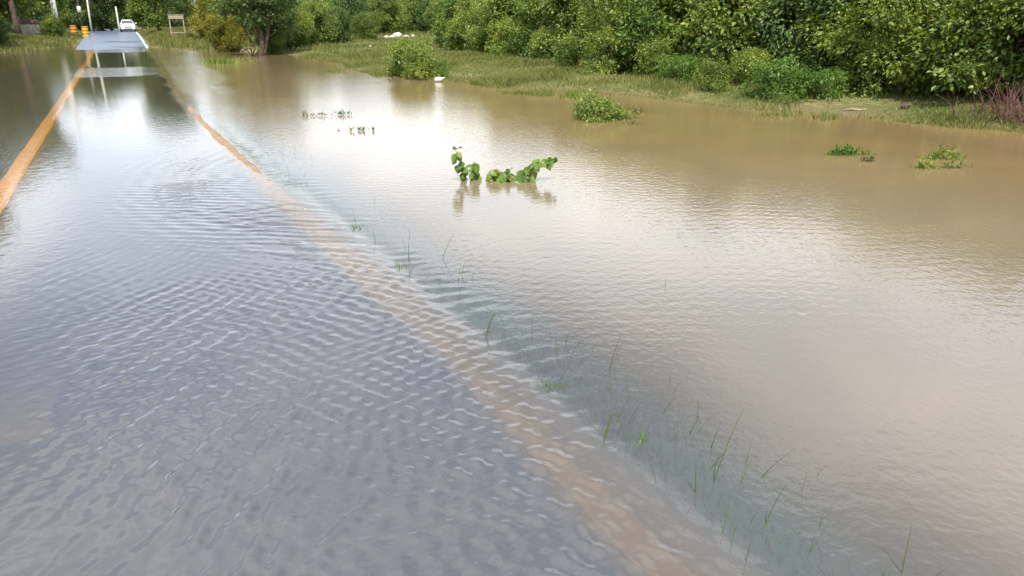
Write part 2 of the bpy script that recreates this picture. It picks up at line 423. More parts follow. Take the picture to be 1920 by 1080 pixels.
M['wet_silt'] = mat('wet_silt', (.20, .122, .055), .5, .4, noise=7, var=.4, bump=.02, bscale=40)
yr = np.arange(5.5, 22.5, .07); un = np.linspace(-1, 1, 9)
Yr, Ur = np.meshgrid(yr, un, indexing='ij')
top_ = np.interp(Yr, [5.5, 8, 10, 13, 17, 20, 22.5], [-.06, -.022, .004, .014, .012, -.004, -.06]) + .010*vnoise(Yr*1.9, Ur*1.5, 19) + .006*vnoise(Yr*7, Ur*3, 20)
Zr_ = -.085 + (top_+.085)*np.sqrt(np.clip(1-Ur**2, 0, 1))
Xr = road_r(Yr) - .15 + Ur*(.13 + .03*vnoise(Yr*2.3, Ur*0, 23))
i = np.arange((len(yr)-1)*8); r_ = i//8; c_ = i % 8; a = r_*9+c_
link(bpy.data.objects.new('silt_ridge', np_mesh('silt_ridge', np.stack([Xr, Yr, Zr_], -1).reshape(-1, 3), np.stack([a, a+1, a+10, a+9], 1), M['wet_silt'], True)), road)
M['puddle_band_paint'] = mat('puddle_band_paint', (.035, .037, .042), .8, .2, noise=4, var=.3)  # dark puddle reflections across the far road, painted in as flat dark strips
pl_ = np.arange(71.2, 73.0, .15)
strip('painted_puddle_band', lambda y: road_l(y)*.35 + .25*np.sin(y*4), lambda y: road_r(y)-.45, pl_, 5, .004, M['puddle_band_paint'], road)
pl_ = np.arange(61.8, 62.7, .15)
strip('painted_puddle_band', lambda y: road_l(y)*.1 + .3*np.sin(y*5), lambda y: road_r(y)-.4, pl_, 5, .004, M['puddle_band_paint'], road)

# water ------------------------------------------------------------
wmt = bpy.data.materials.new('flood_water'); wmt.use_nodes = True
t = wmt.node_tree; t.nodes.clear()
def N(tp, **k):
    n = t.nodes.new(tp)
    for a_, b_ in k.items(): setattr(n, a_, b_)
    return n
def mth(op, a_, b_, c_=None):
    n = N('ShaderNodeMath', operation=op)
    for i, v in enumerate((a_, b_, c_)):
        if v is None: continue
        if isinstance(v, (int, float)): n.inputs[i].default_value = v
        else: t.links.new(v, n.inputs[i])
    return n.outputs[0]
g = N('ShaderNodeNewGeometry')
As = N('ShaderNodeAttribute', attribute_name='silt'); Ar = N('ShaderNodeAttribute', attribute_name='ripple'); Af = N('ShaderNodeAttribute', attribute_name='fine_ripple'); Ac = N('ShaderNodeAttribute', attribute_name='mud_tone')
n1 = N('ShaderNodeTexNoise'); n1.inputs['Scale'].default_value = 7.5; n1.inputs['Detail'].default_value = 2.5; n1.inputs['Roughness'].default_value = .5; n1.inputs['Distortion'].default_value = .4
n2 = N('ShaderNodeTexNoise'); n2.inputs['Scale'].default_value = 22; n2.inputs['Detail'].default_value = 2
n3 = N('ShaderNodeTexNoise'); n3.inputs['Scale'].default_value = .8; n3.inputs['Detail'].default_value = 4
for n in (n1, n2, n3): t.links.new(g.outputs['Position'], n.inputs['Vector'])
hgt = mth('MULTIPLY', n1.outputs[0], .016)
gust = mth('MULTIPLY_ADD', n3.outputs[0], 1.6, .2)
hgt = mth('MULTIPLY', mth('MULTIPLY', hgt, Ar.outputs['Fac']), gust)
hgt = mth('ADD', hgt, mth('MULTIPLY', mth('MULTIPLY', n2.outputs[0], Af.outputs['Fac']), .0011))
bp = N('ShaderNodeBump'); bp.inputs['Strength'].default_value = 1; bp.inputs['Distance'].default_value = 1; t.links.new(hgt, bp.inputs['Height'])
fr = N('ShaderNodeFresnel'); fr.inputs['IOR'].default_value = 1.37; t.links.new(bp.outputs[0], fr.inputs['Normal'])
gl = N('ShaderNodeBsdfGlossy'); gl.inputs['Roughness'].default_value = .025; gl.inputs['Color'].default_value = (1, 1, 1, 1); t.links.new(bp.outputs[0], gl.inputs['Normal'])
df = N('ShaderNodeBsdfDiffuse')
cx = N('ShaderNodeMixRGB'); t.links.new(Ac.outputs['Fac'], cx.inputs[0]); cx.inputs[1].default_value = (.102, .117, .146, 1); cx.inputs[2].default_value = (.172, .120, .056, 1)
n5 = N('ShaderNodeTexNoise'); n5.inputs['Scale'].default_value = .35; n5.inputs['Detail'].default_value = 5; n5.inputs['Distortion'].default_value = 1.2; t.links.new(g.outputs['Position'], n5.inputs['Vector'])
rr_ = N('ShaderNodeValToRGB'); rr_.color_ramp.elements[0].position = .3; rr_.color_ramp.elements[0].color = (.86, .87, .9, 1); rr_.color_ramp.elements[1].position = .7; rr_.color_ramp.elements[1].color = (1.08, 1.05, 1.0, 1)
t.links.new(n5.outputs[0], rr_.inputs[0])
cm = N('ShaderNodeMixRGB', blend_type='MULTIPLY'); cm.inputs[0].default_value = 1; t.links.new(cx.outputs[0], cm.inputs[1]); t.links.new(rr_.outputs[0], cm.inputs[2])
t.links.new(cm.outputs[0], df.inputs[0])
tp_ = N('ShaderNodeBsdfTransparent'); tp_.inputs[0].default_value = (.88, .84, .76, 1)
mb = N('ShaderNodeMixShader'); t.links.new(As.outputs['Fac'], mb.inputs[0]); t.links.new(tp_.outputs[0], mb.inputs[1]); t.links.new(df.outputs[0], mb.inputs[2])
mf = N('ShaderNodeMixShader'); t.links.new(fr.outputs[0], mf.inputs[0]); t.links.new(mb.outputs[0], mf.inputs[1]); t.links.new(gl.outputs[0], mf.inputs[2])
ou = N('ShaderNodeOutputMaterial'); t.links.new(mf.outputs[0], ou.inputs[0])

def waves(x, y):
    """height of the standing ripples where the flood runs off the road"""
    rr = road_r(y)
    lane = sstep(-1.3, .1, x)*(1-sstep(rr-.25, rr+.25, x))
    near = (1-sstep(5.2, 8.0, y))*(.35+.65*sstep(-.6, .5, x + .35*y - .9))
    w1 = vnoise(x*2.1, y*2.1, 21)*1.1; w2 = vnoise(x*2.6, y*2.6, 22)*1.3; w3 = vnoise(x*5.5, y*5.5, 23)
    am = .55 + .45*vnoise(x*3.1, y*3.1, 24)
    q = np.random.default_rng(99); h = 0
    for k in range(16):
        an = (math.radians(20) + q.normal()*.42) if k % 2 == 0 else (math.radians(-62) + q.normal()*.5)
        lam = q.uniform(.06, .15); ph = q.uniform(0, 6.28)
        ca, sa = math.cos(an), math.sin(an)
        loc = .5 + .8*vnoise(x*1.5+k, y*1.5-k, 60+k)
        sn = np.sin(2*math.pi*(x*ca+y*sa)/lam + ph + 1.5*w1 + .7*w3)
        h = h + .040*lam*.25*loc*(sn + .35*sn*sn)
    h = h*lane*near*(1 + .9*(1-sstep(2.6, 4.6, y)))
    # rings spreading from the dip in the shoulder
    r = np.hypot(x-2.3, (y-9.6)*.62); th = np.arctan2(y-9.6, x-2.3)
    env = np.exp(-((r-1.75)/.85)**2)*lane*sstep(3.4, 5.4, y)*(1-sstep(10, 13, y))*(.45+.75*np.clip(vnoise(x*1.3, y*.9, 29), -.4, 1))
    h = h + .0062*env*np.sin(2*math.pi*r/.215 + 1.5*vnoise(x*1.2, y*1.0, 26)+.8*w3 + .5*np.sin(th*7))*(.55+.6*vnoise(x*5, y*4, 27))
    h = h + .0026*env*np.sin(2*math.pi*(y*.8+x*.5)/.13 + w3*1.3)
    # trough and turbulence just past the road edge
    u = x - rr - .12 - .05*vnoise(x*0, y*1.1, 28)
    ed = (1-sstep(11, 17, y))
    tb = 0
    for k in range(8):
        an = math.radians(60) + q.normal()*.6; lam = q.uniform(.09, .26)
        tb = tb + (.4+.9*vnoise(x*1.2+3*k, y*1.2, 80+k))*lam*np.sin(2*math.pi*(x*math.cos(an)+y*math.sin(an))/lam + 6.28*q.random() + 1.6*w1 + .8*w3)
    h = h + ed*(-.009*np.exp(-(u/.10)**2) + .0042*np.exp(-((u-.02)/.24)**2)*tb)
    # right of the road: wind ripples, small
    rt = sstep(rr+.1, rr+.6, x)*(1-sstep(9, 14, np.hypot(x, y)))
    h = h + rt*.00026*(np.sin(2*math.pi*(x*.45+y*.89)/.16 + w1*2.5) + .8*np.sin(2*math.pi*(-x*.3+y*.95)/.105 + w2*3) + .6*np.sin(2*math.pi*(x*.9+y*.43)/.14+w3*2))
    return h

wx = axis([(-300, -40, 30), (-40, -6, 2), (-6, -2, .2), (-2, -.8, .04), (-.8, 2.6, .018), (2.6, 6, .035), (6, 9, .1), (9, 20, .5), (20, 60, 4)], 0)
wy = axis([(-60, -4, 4), (-4, .8, .4), (.8, 6, .018), (6, 10, .026), (10, 15, .06), (15, 70, .4), (70, 100, 2)], 0)
V, F, X, Y = grid(wx, wy, waves)
wmesh = np_mesh('flood_water', V, F, wmt, True)
x, y = V[:, 0], V[:, 1]
rr = road_r(y); ur = x - rr
wig = vnoise(x*1.3, y*1.3, 31)*.12
on = 1 - sstep(-.42, -.18, ur + .08*vnoise(x*1.4, y*1.4, 35))                     # 1 on the carriageway
lane_s = np.interp(y, [0, 3, 7, 12, 18, 25, 60], [.50, .48, .40, .28, .16, .10, .10]) + .10*vnoise(x*.9, y*.7, 33)*(1-sstep(8, 16, y))
lane_s = lane_s*sstep(-2.2, .2, x) + .22*(1-sstep(-2.2, .2, x))
edge_clear = sstep(6, 10, y)
side_s = np.interp(ur, [-.3, 0, .2, .6, 1.2, 2.2], [.60, .62, .44, .52, .84, .95])*(1-edge_clear) + np.interp(ur, [-.3, 0, .2, .6, 1.2, 2.2], [.14, .16, .40, .60, .86, .96])*edge_clear
side_s = side_s + (np.maximum(side_s, .8)-side_s)*sstep(15, 27, y)
streak = sstep(.25, .9, vnoise(x*5.2 + .8*y, y*2.4, 37) + .7*vnoise(x*12, y*9, 38))*sstep(-1.9, -1.2, x)*(1-sstep(-.1, .7, x))*(1-sstep(3.6, 5.2, y))
lane_s = lane_s + .14*streak
silt = np.clip(np.where(x < -5, .25, lane_s*on + side_s*(1-on)) + .3*wig*(1-on)*(ur < 2.5), .03, .985)
tone = np.clip(1-on, 0, 1)*np.interp(np.hypot(x, y), [0, 3, 8, 13, 60], [.50, .54, .72, 1, .9])
tone = tone*(1 - .65*np.exp(-((ur-.25)/.36)**2)*(1-sstep(10, 18, y))) + .05*np.exp(-((ur+.14+.05*vnoise(x*2, y*2, 36))/.11)**2)*(1-sstep(7, 11, y))
tone = tone + .30*streak*on + .10*on*np.clip(vnoise(x*.8, y*.6, 39), 0, 1)
tone = np.where(x < -4, .8, np.maximum(tone, np.maximum(.08, .75*(1-sstep(-2.4, -1.4, x)))))
tone = np.maximum(tone, .5*sstep(18, 26, y))
rip_l = np.interp(y, [0, 6, 12, 18, 22, 23, 30.4, 31.4, 36, 37, 52.5, 54, 62], [.12, .12, .12, .10, .06, .03, .03, .9, .9, .04, .04, 1, 1.2])
rip = rip_l*on*sstep(-1.9, -1.2, x) + .03*(1-sstep(-1.9, -1.2, x)) + (1-on)*np.interp(y, [0, 8, 20, 60], [.11, .13, .20, .55])
far_r = sstep(19, 26, y)*(1-sstep(58, 62, y))*sstep(-.25, .1, ur)*(1-sstep(np.interp(y, [20, 40, 60], [.9, 1.6, 3.0]), np.interp(y, [20, 40, 60], [1.6, 2.6, 4.5]), ur + .3*vnoise(x*.8, y*.5, 44)))
rip = np.maximum(rip, far_r*1.0)
for nm_, v_ in (('silt', silt), ('ripple', rip), ('mud_tone', tone), ('fine_ripple', 1.9-1.2*on*(x > -1.4))):
    a = wmesh.attributes.new(nm_, 'FLOAT', 'POINT'); a.data.foreach_set('value', v_.astype(np.float32))
water = link(bpy.data.objects.new('flood_water', wmesh)); tag(water, kind='structure')

# ------------------------------------------------------------------ foliage
def norm(a): return a/np.maximum(np.linalg.norm(a, axis=-1, keepdims=True), 1e-6)

def leaf_quads(P, D, Nh, L, Wd, fold=.12):
    n = len(P)
    D = norm(D); Sd = norm(np.cross(D, Nh)); Nn = np.cross(Sd, D)
    L = L[:, None]; Wd = Wd[:, None]
    mid = P + D*L*.45 - Nn*Wd*fold*-1
    V = np.stack([P, mid + Sd*Wd*.5, P + D*L - Nn*L*.06, mid - Sd*Wd*.5], 1).reshape(-1, 3)
    b = np.arange(n)*4
    F = np.concatenate([np.stack([b, b+1, b+2], 1), np.stack([b, b+2, b+3], 1)])
    return V, F

def crown(name, lobes, mtl, seed, dens=9.0, per=26, L=.12, Wr=.5, cr=.17, droop=.25, top_z=None, top_thin=.4, gap=1.0, shoots=.16, shoot_len=.55):
    r = np.random.default_rng(seed)
    lobes = np.asarray(lobes, float)
    cs, od = [], []
    for k, (cx_, cy_, cz_, ax, ay, az) in enumerate(lobes):
        area = 4*math.pi*((ax*ay+ax*az+ay*az)/3)
        m = int(area*dens)
        d = norm(r.normal(size=(m, 3)))
        q = np.array([cx_, cy_, cz_]) + d*np.array([ax, ay, az])*(.72+.36*r.random((m, 1)))
        keep = q[:, 2] > .04
        for j, lb in enumerate(lobes):
            if j == k: continue
            keep &= (((q-lb[:3])/lb[3:])**2).sum(1) > .5
        gn = np.sin(q @ np.array([2.3, 1.7, 2.9]) + seed) + np.sin(q @ np.array([-1.9, 2.6, 2.1])*1.3 + 2*seed) + np.sin(q @ np.array([2.8, -2.2, -1.6]) + 3*seed)
        keep &= gn*gap > -1.15 + .5*(r.random(m)-.5)
        if top_z is not None:
            keep &= (q[:, 2] < top_z) | (r.random(m) < top_thin)
        cs.append(q[keep]); od.append(d[keep])
    cs = np.concatenate(cs); od = np.concatenate(od)
    # leafy shoots that stick out of the crown
    ns = int(len(cs)*shoots); pk = r.choice(len(cs), ns, replace=False)
    sdv = norm(od[pk]*.8 + r.normal(size=(ns, 3))*.5 + np.array([0, 0, .35])); sln = shoot_len*r.uniform(.5, 1.4, (ns, 1))
    sp = np.concatenate([cs[pk] + sdv*sln*f - np.array([0, 0, .35])*sln*f*f for f in np.linspace(.1, 1, 12)])
    sdd = np.tile(sdv, (12, 1))
    per_c = per
    P0 = np.repeat(cs, per_c, 0); O = np.repeat(od, per_c, 0)
    clr = np.repeat(r.uniform(.6, 1.4, (len(cs), 1))*cr, per_c, 0)
    off = r.normal(size=P0.shape)*clr*np.array([1, 1, .75])
    P = P0 + off
    P[:, 2] = np.maximum(P[:, 2], .02 + .1*r.random(len(P)))
    D = .5*O + .7*norm(off) + .45*r.normal(size=P.shape); D[:, 2] -= droop
    Nh = .55*O + .55*r.normal(size=P.shape); Nh[:, 2] += .75
    P = np.concatenate([P, sp]); D = np.concatenate([D, sdd*.6 + r.normal(size=sp.shape)*.7 - np.array([0, 0, droop])]); Nh = np.concatenate([Nh, r.normal(size=sp.shape)*.6 + np.array([0, 0, .9])])
    P[:, 2] = np.maximum(P[:, 2], .02)
    Ls = L*np.concatenate([np.repeat(r.uniform(.7, 1.35, len(cs)), per_c)*r.uniform(.65, 1.35, len(cs)*per_c), r.uniform(.8, 1.5, len(sp))])
    if top_z is not None: Ls = np.where(P[:, 2] > top_z, Ls*1.45, Ls)
    V, F = leaf_quads(P, D, Nh, Ls, Ls*Wr*r.uniform(.8, 1.2, len(P)))
    return np_mesh(name, V, F, mtl)

def gen_lobes(seed, H, Rad, n, z0=.3, rs=(.28, .46), taper=.55, flat=.85):
    r = np.random.default_rng(seed); o = []
    for i in range(n):
        f = (i+.5)/n; z = z0 + (H-z0)*f**.9
        env = Rad*(1 if f < taper else math.sqrt(max(0, 1-((f-taper)/(1.02-taper))**2)))*(.75 + .25*min(1, f/.25))
        a_ = i*2.4 + r.uniform(-.6, .6); q = env*r.uniform(.35, .78)
        rd = Rad*r.uniform(*rs)
        z = min(z, H - rd*.6)
        o.append((q*math.cos(a_), q*math.sin(a_), max(z, rd*.35), rd*r.uniform(.9, 1.15), rd*r.uniform(.9, 1.15), rd*flat*r.uniform(.85, 1.1)))
    o.append((0, 0, H*.45, Rad*.45, Rad*.45, H*.33))
    return o

def stems(name, lobes, mtl, seed, r0=.09, base=.12, trunk_h=None):
    r = np.random.default_rng(seed); b = MB()
    H = max(l[2] for l in lobes)
    th = trunk_h if trunk_h else H*.3
    lean = r.uniform(-.15, .15, 2)
    fork = Vector((lean[0], lean[1], th))
    b.tube([(0, 0, -.25), (lean[0]*.2, lean[1]*.3, th*.4), fork], [r0*1.35, r0*1.05, r0*.9], 8)
    for l in lobes:
        e = Vector(l[:3]); mdp = fork.lerp(e, .5) + Vector((r.uniform(-.15, .15), r.uniform(-.15, .15), r.uniform(0, .3)))
        st = fork if e.z > th*.8 else Vector((lean[0]*.3, lean[1]*.3, max(.05, e.z*.4)))
        if st is not fork: mdp = st.lerp(e, .5)
        b.tube([st, mdp, e], [r0*.5, r0*.36, r0*.14], 6)
        for k in range(3):
            tip = e + Vector((r.uniform(-1, 1)*l[3], r.uniform(-1, 1)*l[4], r.uniform(-.2, .9)*l[5]))*.8
            b.tube([mdp.lerp(e, .5), tip], [r0*.16, r0*.05], 4)
    return b.mesh(name, mtl, True)

protos = {}
def proto(key, H, Rad, n, mtl, seed, bark='bark', z0=.3, trunk_h=None, r0=.09, lob=None, **kw):
    lobes = lob or gen_lobes(seed, H, Rad, n, z0, rs=kw.pop('rs', (.28, .46)), taper=kw.pop('taper', .55))
    protos[key] = (crown('crown', lobes, M[mtl], seed+100, **kw), stems('trunk', lobes, M[bark], seed+200, r0, trunk_h=trunk_h))

def gz(x, y): return float(land(np.array([x], float), np.array([y], float))[0])

def plant(key, name, x, y, sc, rz, label, cat, group=None, sz=None, dz=-.03, mtl=None):
    cm_, sm_ = protos[key]
    e = empty(name, (x, y, gz(x, y)+dz), rz, (sc, sc, sz if sz else sc))
    c_ = link(bpy.data.objects.new('crown', cm_), e)
    s_ = link(bpy.data.objects.new('trunk', sm_), e)
    if mtl:
        c_.material_slots[0].link = 'OBJECT'; c_.material_slots[0].material = M[mtl]
    tag(e, label, cat, group)
    return e

# thicket prototypes (seen close): dense low faces, thinner tops
proto('thA', 3.3, 2.1, 15, 'leaf_mid', 1, dens=14, per=32, L=.12, Wr=.55, cr=.15, rs=(.24, .46))
proto('thB', 3.1, 2.0, 16, 'leaf_yellow', 2, dens=15, per=34, L=.10, Wr=.45, cr=.14, rs=(.22, .46))
proto('thC', 3.5, 2.2, 14, 'leaf_dark', 3, dens=12, per=30, L=.145, Wr=.6, cr=.18, droop=.45, rs=(.26, .46))
proto('thD', 3.0, 2.0, 16, 'leaf_fresh', 4, dens=15, per=32, L=.11, Wr=.52, cr=.14, rs=(.22, .46))
proto('thE', 3.2, 2.1, 15, 'leaf_olive', 5, dens=14, per=34, L=.105, Wr=.38, cr=.15, droop=.1, rs=(.24, .46))
# low shrubs
proto('shA', 1.25, .85, 9, 'leaf_mid', 6, z0=.12, r0=.025, shoots=.3, shoot_len=.32, dens=22, per=20, L=.085, Wr=.5, cr=.09, rs=(.3, .5))
proto('shB', .95, .8, 8, 'leaf_bright', 7, z0=.1, r0=.02, shoots=.3, shoot_len=.32, dens=24, per=20, L=.075, Wr=.42, cr=.08, rs=(.3, .5))
proto('shC', 1.5, 1.0, 10, 'leaf_yellow', 8, z0=.12, r0=.03, shoots=.3, shoot_len=.32, dens=18, per=18, L=.09, Wr=.45, cr=.1, rs=(.28, .45))
# far trees
proto('trA', 12.5, 4.2, 20, 'leaf_mid', 9, z0=.9, r0=.22, trunk_h=3.2, dens=3.2, per=26, L=.30, Wr=.55, cr=.38, rs=(.26, .42))
proto('trB', 11.5, 3.8, 20, 'leaf_dark', 10, z0=.8, r0=.2, trunk_h=3, dens=3.4, per=26, L=.28, Wr=.5, cr=.36, rs=(.26, .42))
proto('trC', 6.0, 3.0, 18, 'leaf_mid', 12, z0=.5, r0=.13, dens=5, per=24, L=.20, Wr=.5, cr=.26)
proto('trD', 6.0, 2.9, 18, 'leaf_dark', 13, z0=.5, r0=.13, dens=5, per=24, L=.20, Wr=.55, cr=.26)
# crown carried high on a bare trunk
proto('trH', 12.0, 3.0, 14, 'leaf_mid', 14, z0=5.6, r0=.2, trunk_h=5.4, dens=4, per=26, L=.26, Wr=.5, cr=.34, rs=(.3, .45))

# thicket on the bank across the brown water ------------------------
front = [(16.9, 39.5, 'thD', .95), (16.6, 36.0, 'thB', .9), (16.7, 32.3, 'thA', .95), (16.4, 29.0, 'thD', 1.0), (16.1, 25.8, 'thA', .95), (15.7, 22.6, 'thB', .95),
         (15.6, 19.8, 'thD', 1.0), (16.1, 17.2, 'thA', 1.0), (16.6, 14.6, 'thC', .95), (16.4, 12.2, 'thB', 1.1), (16.7, 9.9, 'thA', 1.1), (17.2, 7.2, 'thE', 1.1), (17.1, 13.9, 'thA', 1.05), (19.4, 4.4, 'thA', 1.0), (20.2, 1.4, 'thD', 1.0)]
back = [(20.0, 42.0, 'thA', 1.0), (20.4, 37.5, 'thC', 1.05), (20.2, 33.5, 'thD', 1.1), (20.0, 29.5, 'thB', 1.1), (19.6, 25.8, 'thC', 1.05), (19.3, 22.0, 'thA', 1.1), (19.4, 18.4, 'thB', 1.15), (20.2, 15.0, 'thB', 1.15),
        (21.2, 11.8, 'thB', 1.15), (21.8, 8.2, 'thB', 1.1), (22.6, 4.4, 'thE', 1.1), (24.0, 40.0, 'thD', 1.1), (24.0, 33.0, 'thA', 1.15), (23.6, 26.0, 'thD', 1.15), (23.8, 19.0, 'thA', 1.2), (24.6, 12.5, 'thC', 1.2), (25.6, 6.0, 'thD', 1.2)]
TL = {'thA': 'broad-leaved mid green shrub tree',
      'thB': 'fine-leaved yellow green shrub tree',
      'thC': 'large-leaved dark green shrub tree',
      'thD': 'dense fresh green shrub tree',
      'thE': 'narrow-leaved olive green shrub tree'}
for i, (x_, y_, k_, s_) in enumerate(front + back):
    lm = min((math.hypot(x_-a_, (y_-b_)), n_) for a_, b_, n_ in [(15.6, 8, 'dead twiggy bush'), (15.5, 12, 'driftwood branch'), (15.5, 16.5, 'bright green low shrubs'), (15, 22, 'round flooded bush'), (15, 27, 'white plastic bag'), (16, 36, 'meadow')])[1]
    row_ = 'thicket front' if i < len(front) else 'rear of thicket'
    plant(k_, 'thicket_tree', x_, y_, s_*((.80 if y_ < 15.5 else .95) if i < len(front) else (1.18 if y_ < 16 else 1.05)), i*1.7, TL[k_] + ', ' + row_ + ' nearest the ' + lm, 'tree', 'shrub trees of the thicket on the bank')

# low shrubs along the foot of the thicket
skirt = [(13.7, 17.0, 'shB', .75), (14.5, 15.4, 'shA', .65), (13.9, 13.6, 'shB', .95), (14.6, 12.9, 'shB', .7), (14.1, 18.6, 'shC', .7), (13.4, 20.4, 'shC', .85), (13.9, 23.0, 'shA', .8), (14.6, 26.4, 'shA', .9), (14.7, 30.0, 'shC', 1.0), (15.2, 33.5, 'shA', .9), (15.4, 36.6, 'shA', 1.25),
         (16.2, 8.2, 'shC', .7), (13.3, 15.2, 'shC', .5)]
SL = {'shA': 'low mid green shrub at the foot of the thicket', 'shB': 'low bright green leafy shrub at the foot of the thicket', 'shC': 'low yellow green straggly shrub at the foot of the thicket'}
for i, (x_, y_, k_, s_) in enumerate(skirt):
    lm = min((math.hypot(x_-a_, y_-b_), n_) for a_, b_, n_ in [(15.6, 9, 'dead twiggy bush'), (14.6, 12, 'driftwood branch'), (13.5, 17, 'round flooded bush'), (13.5, 24, 'white plastic bag'), (14.6, 31, 'grassy point'), (15, 37, 'meadow')])[1]
    plant(k_, 'low_shrub', x_, y_, s_, i*2.1, SL[k_] + ', nearest the ' + lm, 'shrub', 'low shrubs at the foot of the thicket')

# island bush in the water, bush on the point, and others by name
plant('shA', 'flooded_bush', 8.45, 12.95, .62, .4, 'round green bush standing in the brown water off the bank', 'bush', sz=.68)
plant('shC', 'flooded_bush', 8.95, 12.8, .40, 1.4, 'small yellow green bush beside the round flooded bush', 'bush')
plant('shA', 'bank_bush', 8.9, 26.2, .95, 2.2, 'dark green bush on the grassy point at the water edge', 'bush')
plant('shC', 'bank_bush', 8.9, 24.6, .75, 0.2, 'yellow green low bush at the tip of the grassy point', 'bush')
plant('shB', 'bank_bush', 9.5, 24.9, .65, 3.2, 'bright green low bush beside the white bag at the water edge', 'bush')

# meadow edge behind: shrubs in a loose belt
belt = [(8.3, 48.5, 'trD', .36), (9.8, 49.5, 'trC', .38), (11.4, 51.0, 'trC', .42), (13.0, 52.0, 'trD', .36), (15.6, 53.8, 'trC', .30), (12.8, 58, 'trC', .5), (16.2, 60, 'trD', .5), (19.6, 62, 'trC', .52), (23.5, 61, 'trD', .5), (22.0, 55.0, 'trC', .42), (24.2, 50.5, 'trC', .5),
        (10.0, 62, 'trD', .55), (14.5, 68, 'trC', .58), (20.5, 70, 'trD', .6), (26.5, 68, 'trC', .6), (28.5, 56, 'trD', .6), (28, 47, 'trC', .6), (33, 62, 'trD', .7), (12, 78, 'trD', .62), (18, 80, 'trC', .65), (25, 80, 'trD', .7), (33, 76, 'trC', .75), (40, 70, 'trD', .8), (15, 74, 'trC', .6), (22.5, 75, 'trD', .65), (29.5, 73, 'trC', .7), (17.5, 65, 'trD', .5), (23.5, 65.5, 'trC', .55), (30.5, 51, 'trC', .65), (26.5, 43, 'trD', .55)]
BL = {'trC': 'bushy mid green tree behind the meadow', 'trD': 'bushy dark green tree behind the meadow'}
for i, (x_, y_, k_, s_) in enumerate(belt):
    lm = min((math.hypot(x_-a_, y_-b_), n_) for a_, b_, n_ in [(7.5, 48, 'dark multi-stemmed tree'), (17.4, 57, 'pale boulders'), (12.5, 52, 'edge of the meadow grass'), (24, 45, 'far end of the thicket'), (22, 78, 'woodland'), (9, 68, 'yellow leaved tree'), (34, 68, 'woods behind the thicket')])[1]
    plant(k_, 'bushy_tree', x_, y_, s_, i*1.3, BL[k_] + ', nearest the ' + lm, 'tree', 'bushy trees behind the meadow')

# the yellowing tree and the dark many-stemmed tree by the water
plant('trC', 'yellowing_tree', 6.9, 62.0, .62, .8, 'yellow leaved tree beside the dark tree at the roadside', 'tree', mtl='leaf_gold')
plant('trD', 'yellowing_tree', 9.3, 74.0, .9, .8, 'tall olive yellow tree behind the yellow leaved roadside tree', 'tree', mtl='leaf_olive')
lobs = [(-.9, .1, 4.9, 1.3, 1.3, 1.0), (.6, -.2, 5.4, 1.4, 1.4, 1.1), (0, .4, 6.4, 1.2, 1.2, .9), (1.5, .3, 4.6, 1.1, 1.1, .8), (-1.6, 0, 4.2, .8, .9, .6), (.9, .2, 3.5, .8, .8, .6), (1.6, .4, 2.4, .7, .7, .7), (-.6, -.2, 3.2, .6, .7, .5)]
dt = empty('dark_tree', (7.0, 45.4, gz(7.0, 45.4)), 0, (.85, .85, .66))
tag(dt, 'dark multi-stemmed leaning tree at the water edge behind the arching plant', 'tree')
b = MB()
b.tube([(0, 0, -.4), (.05, .05, .5), (.2, 0, 1.3), (.15, .1, 2.2), (-.2, .1, 3.4), (-.8, .1, 4.8)], [.24, .19, .16, .14, .1, .05], 9)
b.tube([(.15, .1, -.3), (.3, .1, .7), (.55, 0, 1.7), (.75, 0, 3.0), (.6, -.2, 5.2)], [.18, .15, .12, .1, .05], 8)
b.tube([(-.2, -.1, -.3), (-.3, 0, .6), (-.55, .1, 1.6), (-1.2, 0, 3.6), (-1.6, 0, 4.3)], [.14, .11, .09, .06, .03], 8)
b.tube([(.75, 0, 3.0), (1.2, .2, 3.9), (1.5, .3, 4.6)], [.08, .06, .03], 6)
b.tube([(.55, 0, 1.7), (1.1, .2, 2.1), (1.6, .4, 2.5)], [.06, .045, .02], 6)
b.tube([(.2, 0, 1.3), (-.1, .3, 3.6), (0, .4, 6.3)], [.08, .07, .03], 6)
b.obj('trunk', M['bark'], dt, True)
link(bpy.data.objects.new('crown', crown('crown', lobs, M['leaf_dark'], 77, dens=6, per=22, L=.19, cr=.24)), dt)

plant('trC', 'yellowing_bush', 6.0, 51.5, .36, 2.1, 'yellow green bush overhanging the bank beside the dark multi-stemmed tree', 'bush', mtl='leaf_gold')
plant('trC', 'bank_bush', 7.9, 46.6, .30, 1.1, 'low green bush hugging the stems of the dark multi-stemmed tree', 'bush')
# arching pale-leaved plant at its foot
ap = empty('arching_plant', (6.45, 44.5, gz(6.45, 44.5)))
tag(ap, 'clump of long arching pale leaves at the foot of the dark tree', 'plant')
for k in range(13):
    a_ = k*2.4; ln = .9 + .35*((k*37) % 10)/10; out = .35 + .45*((k*53) % 10)/10
    c_, s_ = math.cos(a_), math.sin(a_)
    V = []; F = []
    for i in range(7):
        f = i/6; rr_k = out*ln*f*1.3; z_ = ln*(1.9*f - 1.5*f*f) ; w_ = .05*(1-f**2)+.004
        V += [(c_*rr_k - s_*w_, s_*rr_k + c_*w_, z_), (c_*rr_k, s_*rr_k, z_-.015), (c_*rr_k + s_*w_, s_*rr_k - c_*w_, z_)]
        if i: q = (i-1)*3; F += [(q, q+1, q+4, q+3), (q+1, q+2, q+5, q+4)]
    b = MB(); b.add(V, F); b.obj('leaf', M['timber'] if k % 3 == 0 else M['leaf_olive'], ap)

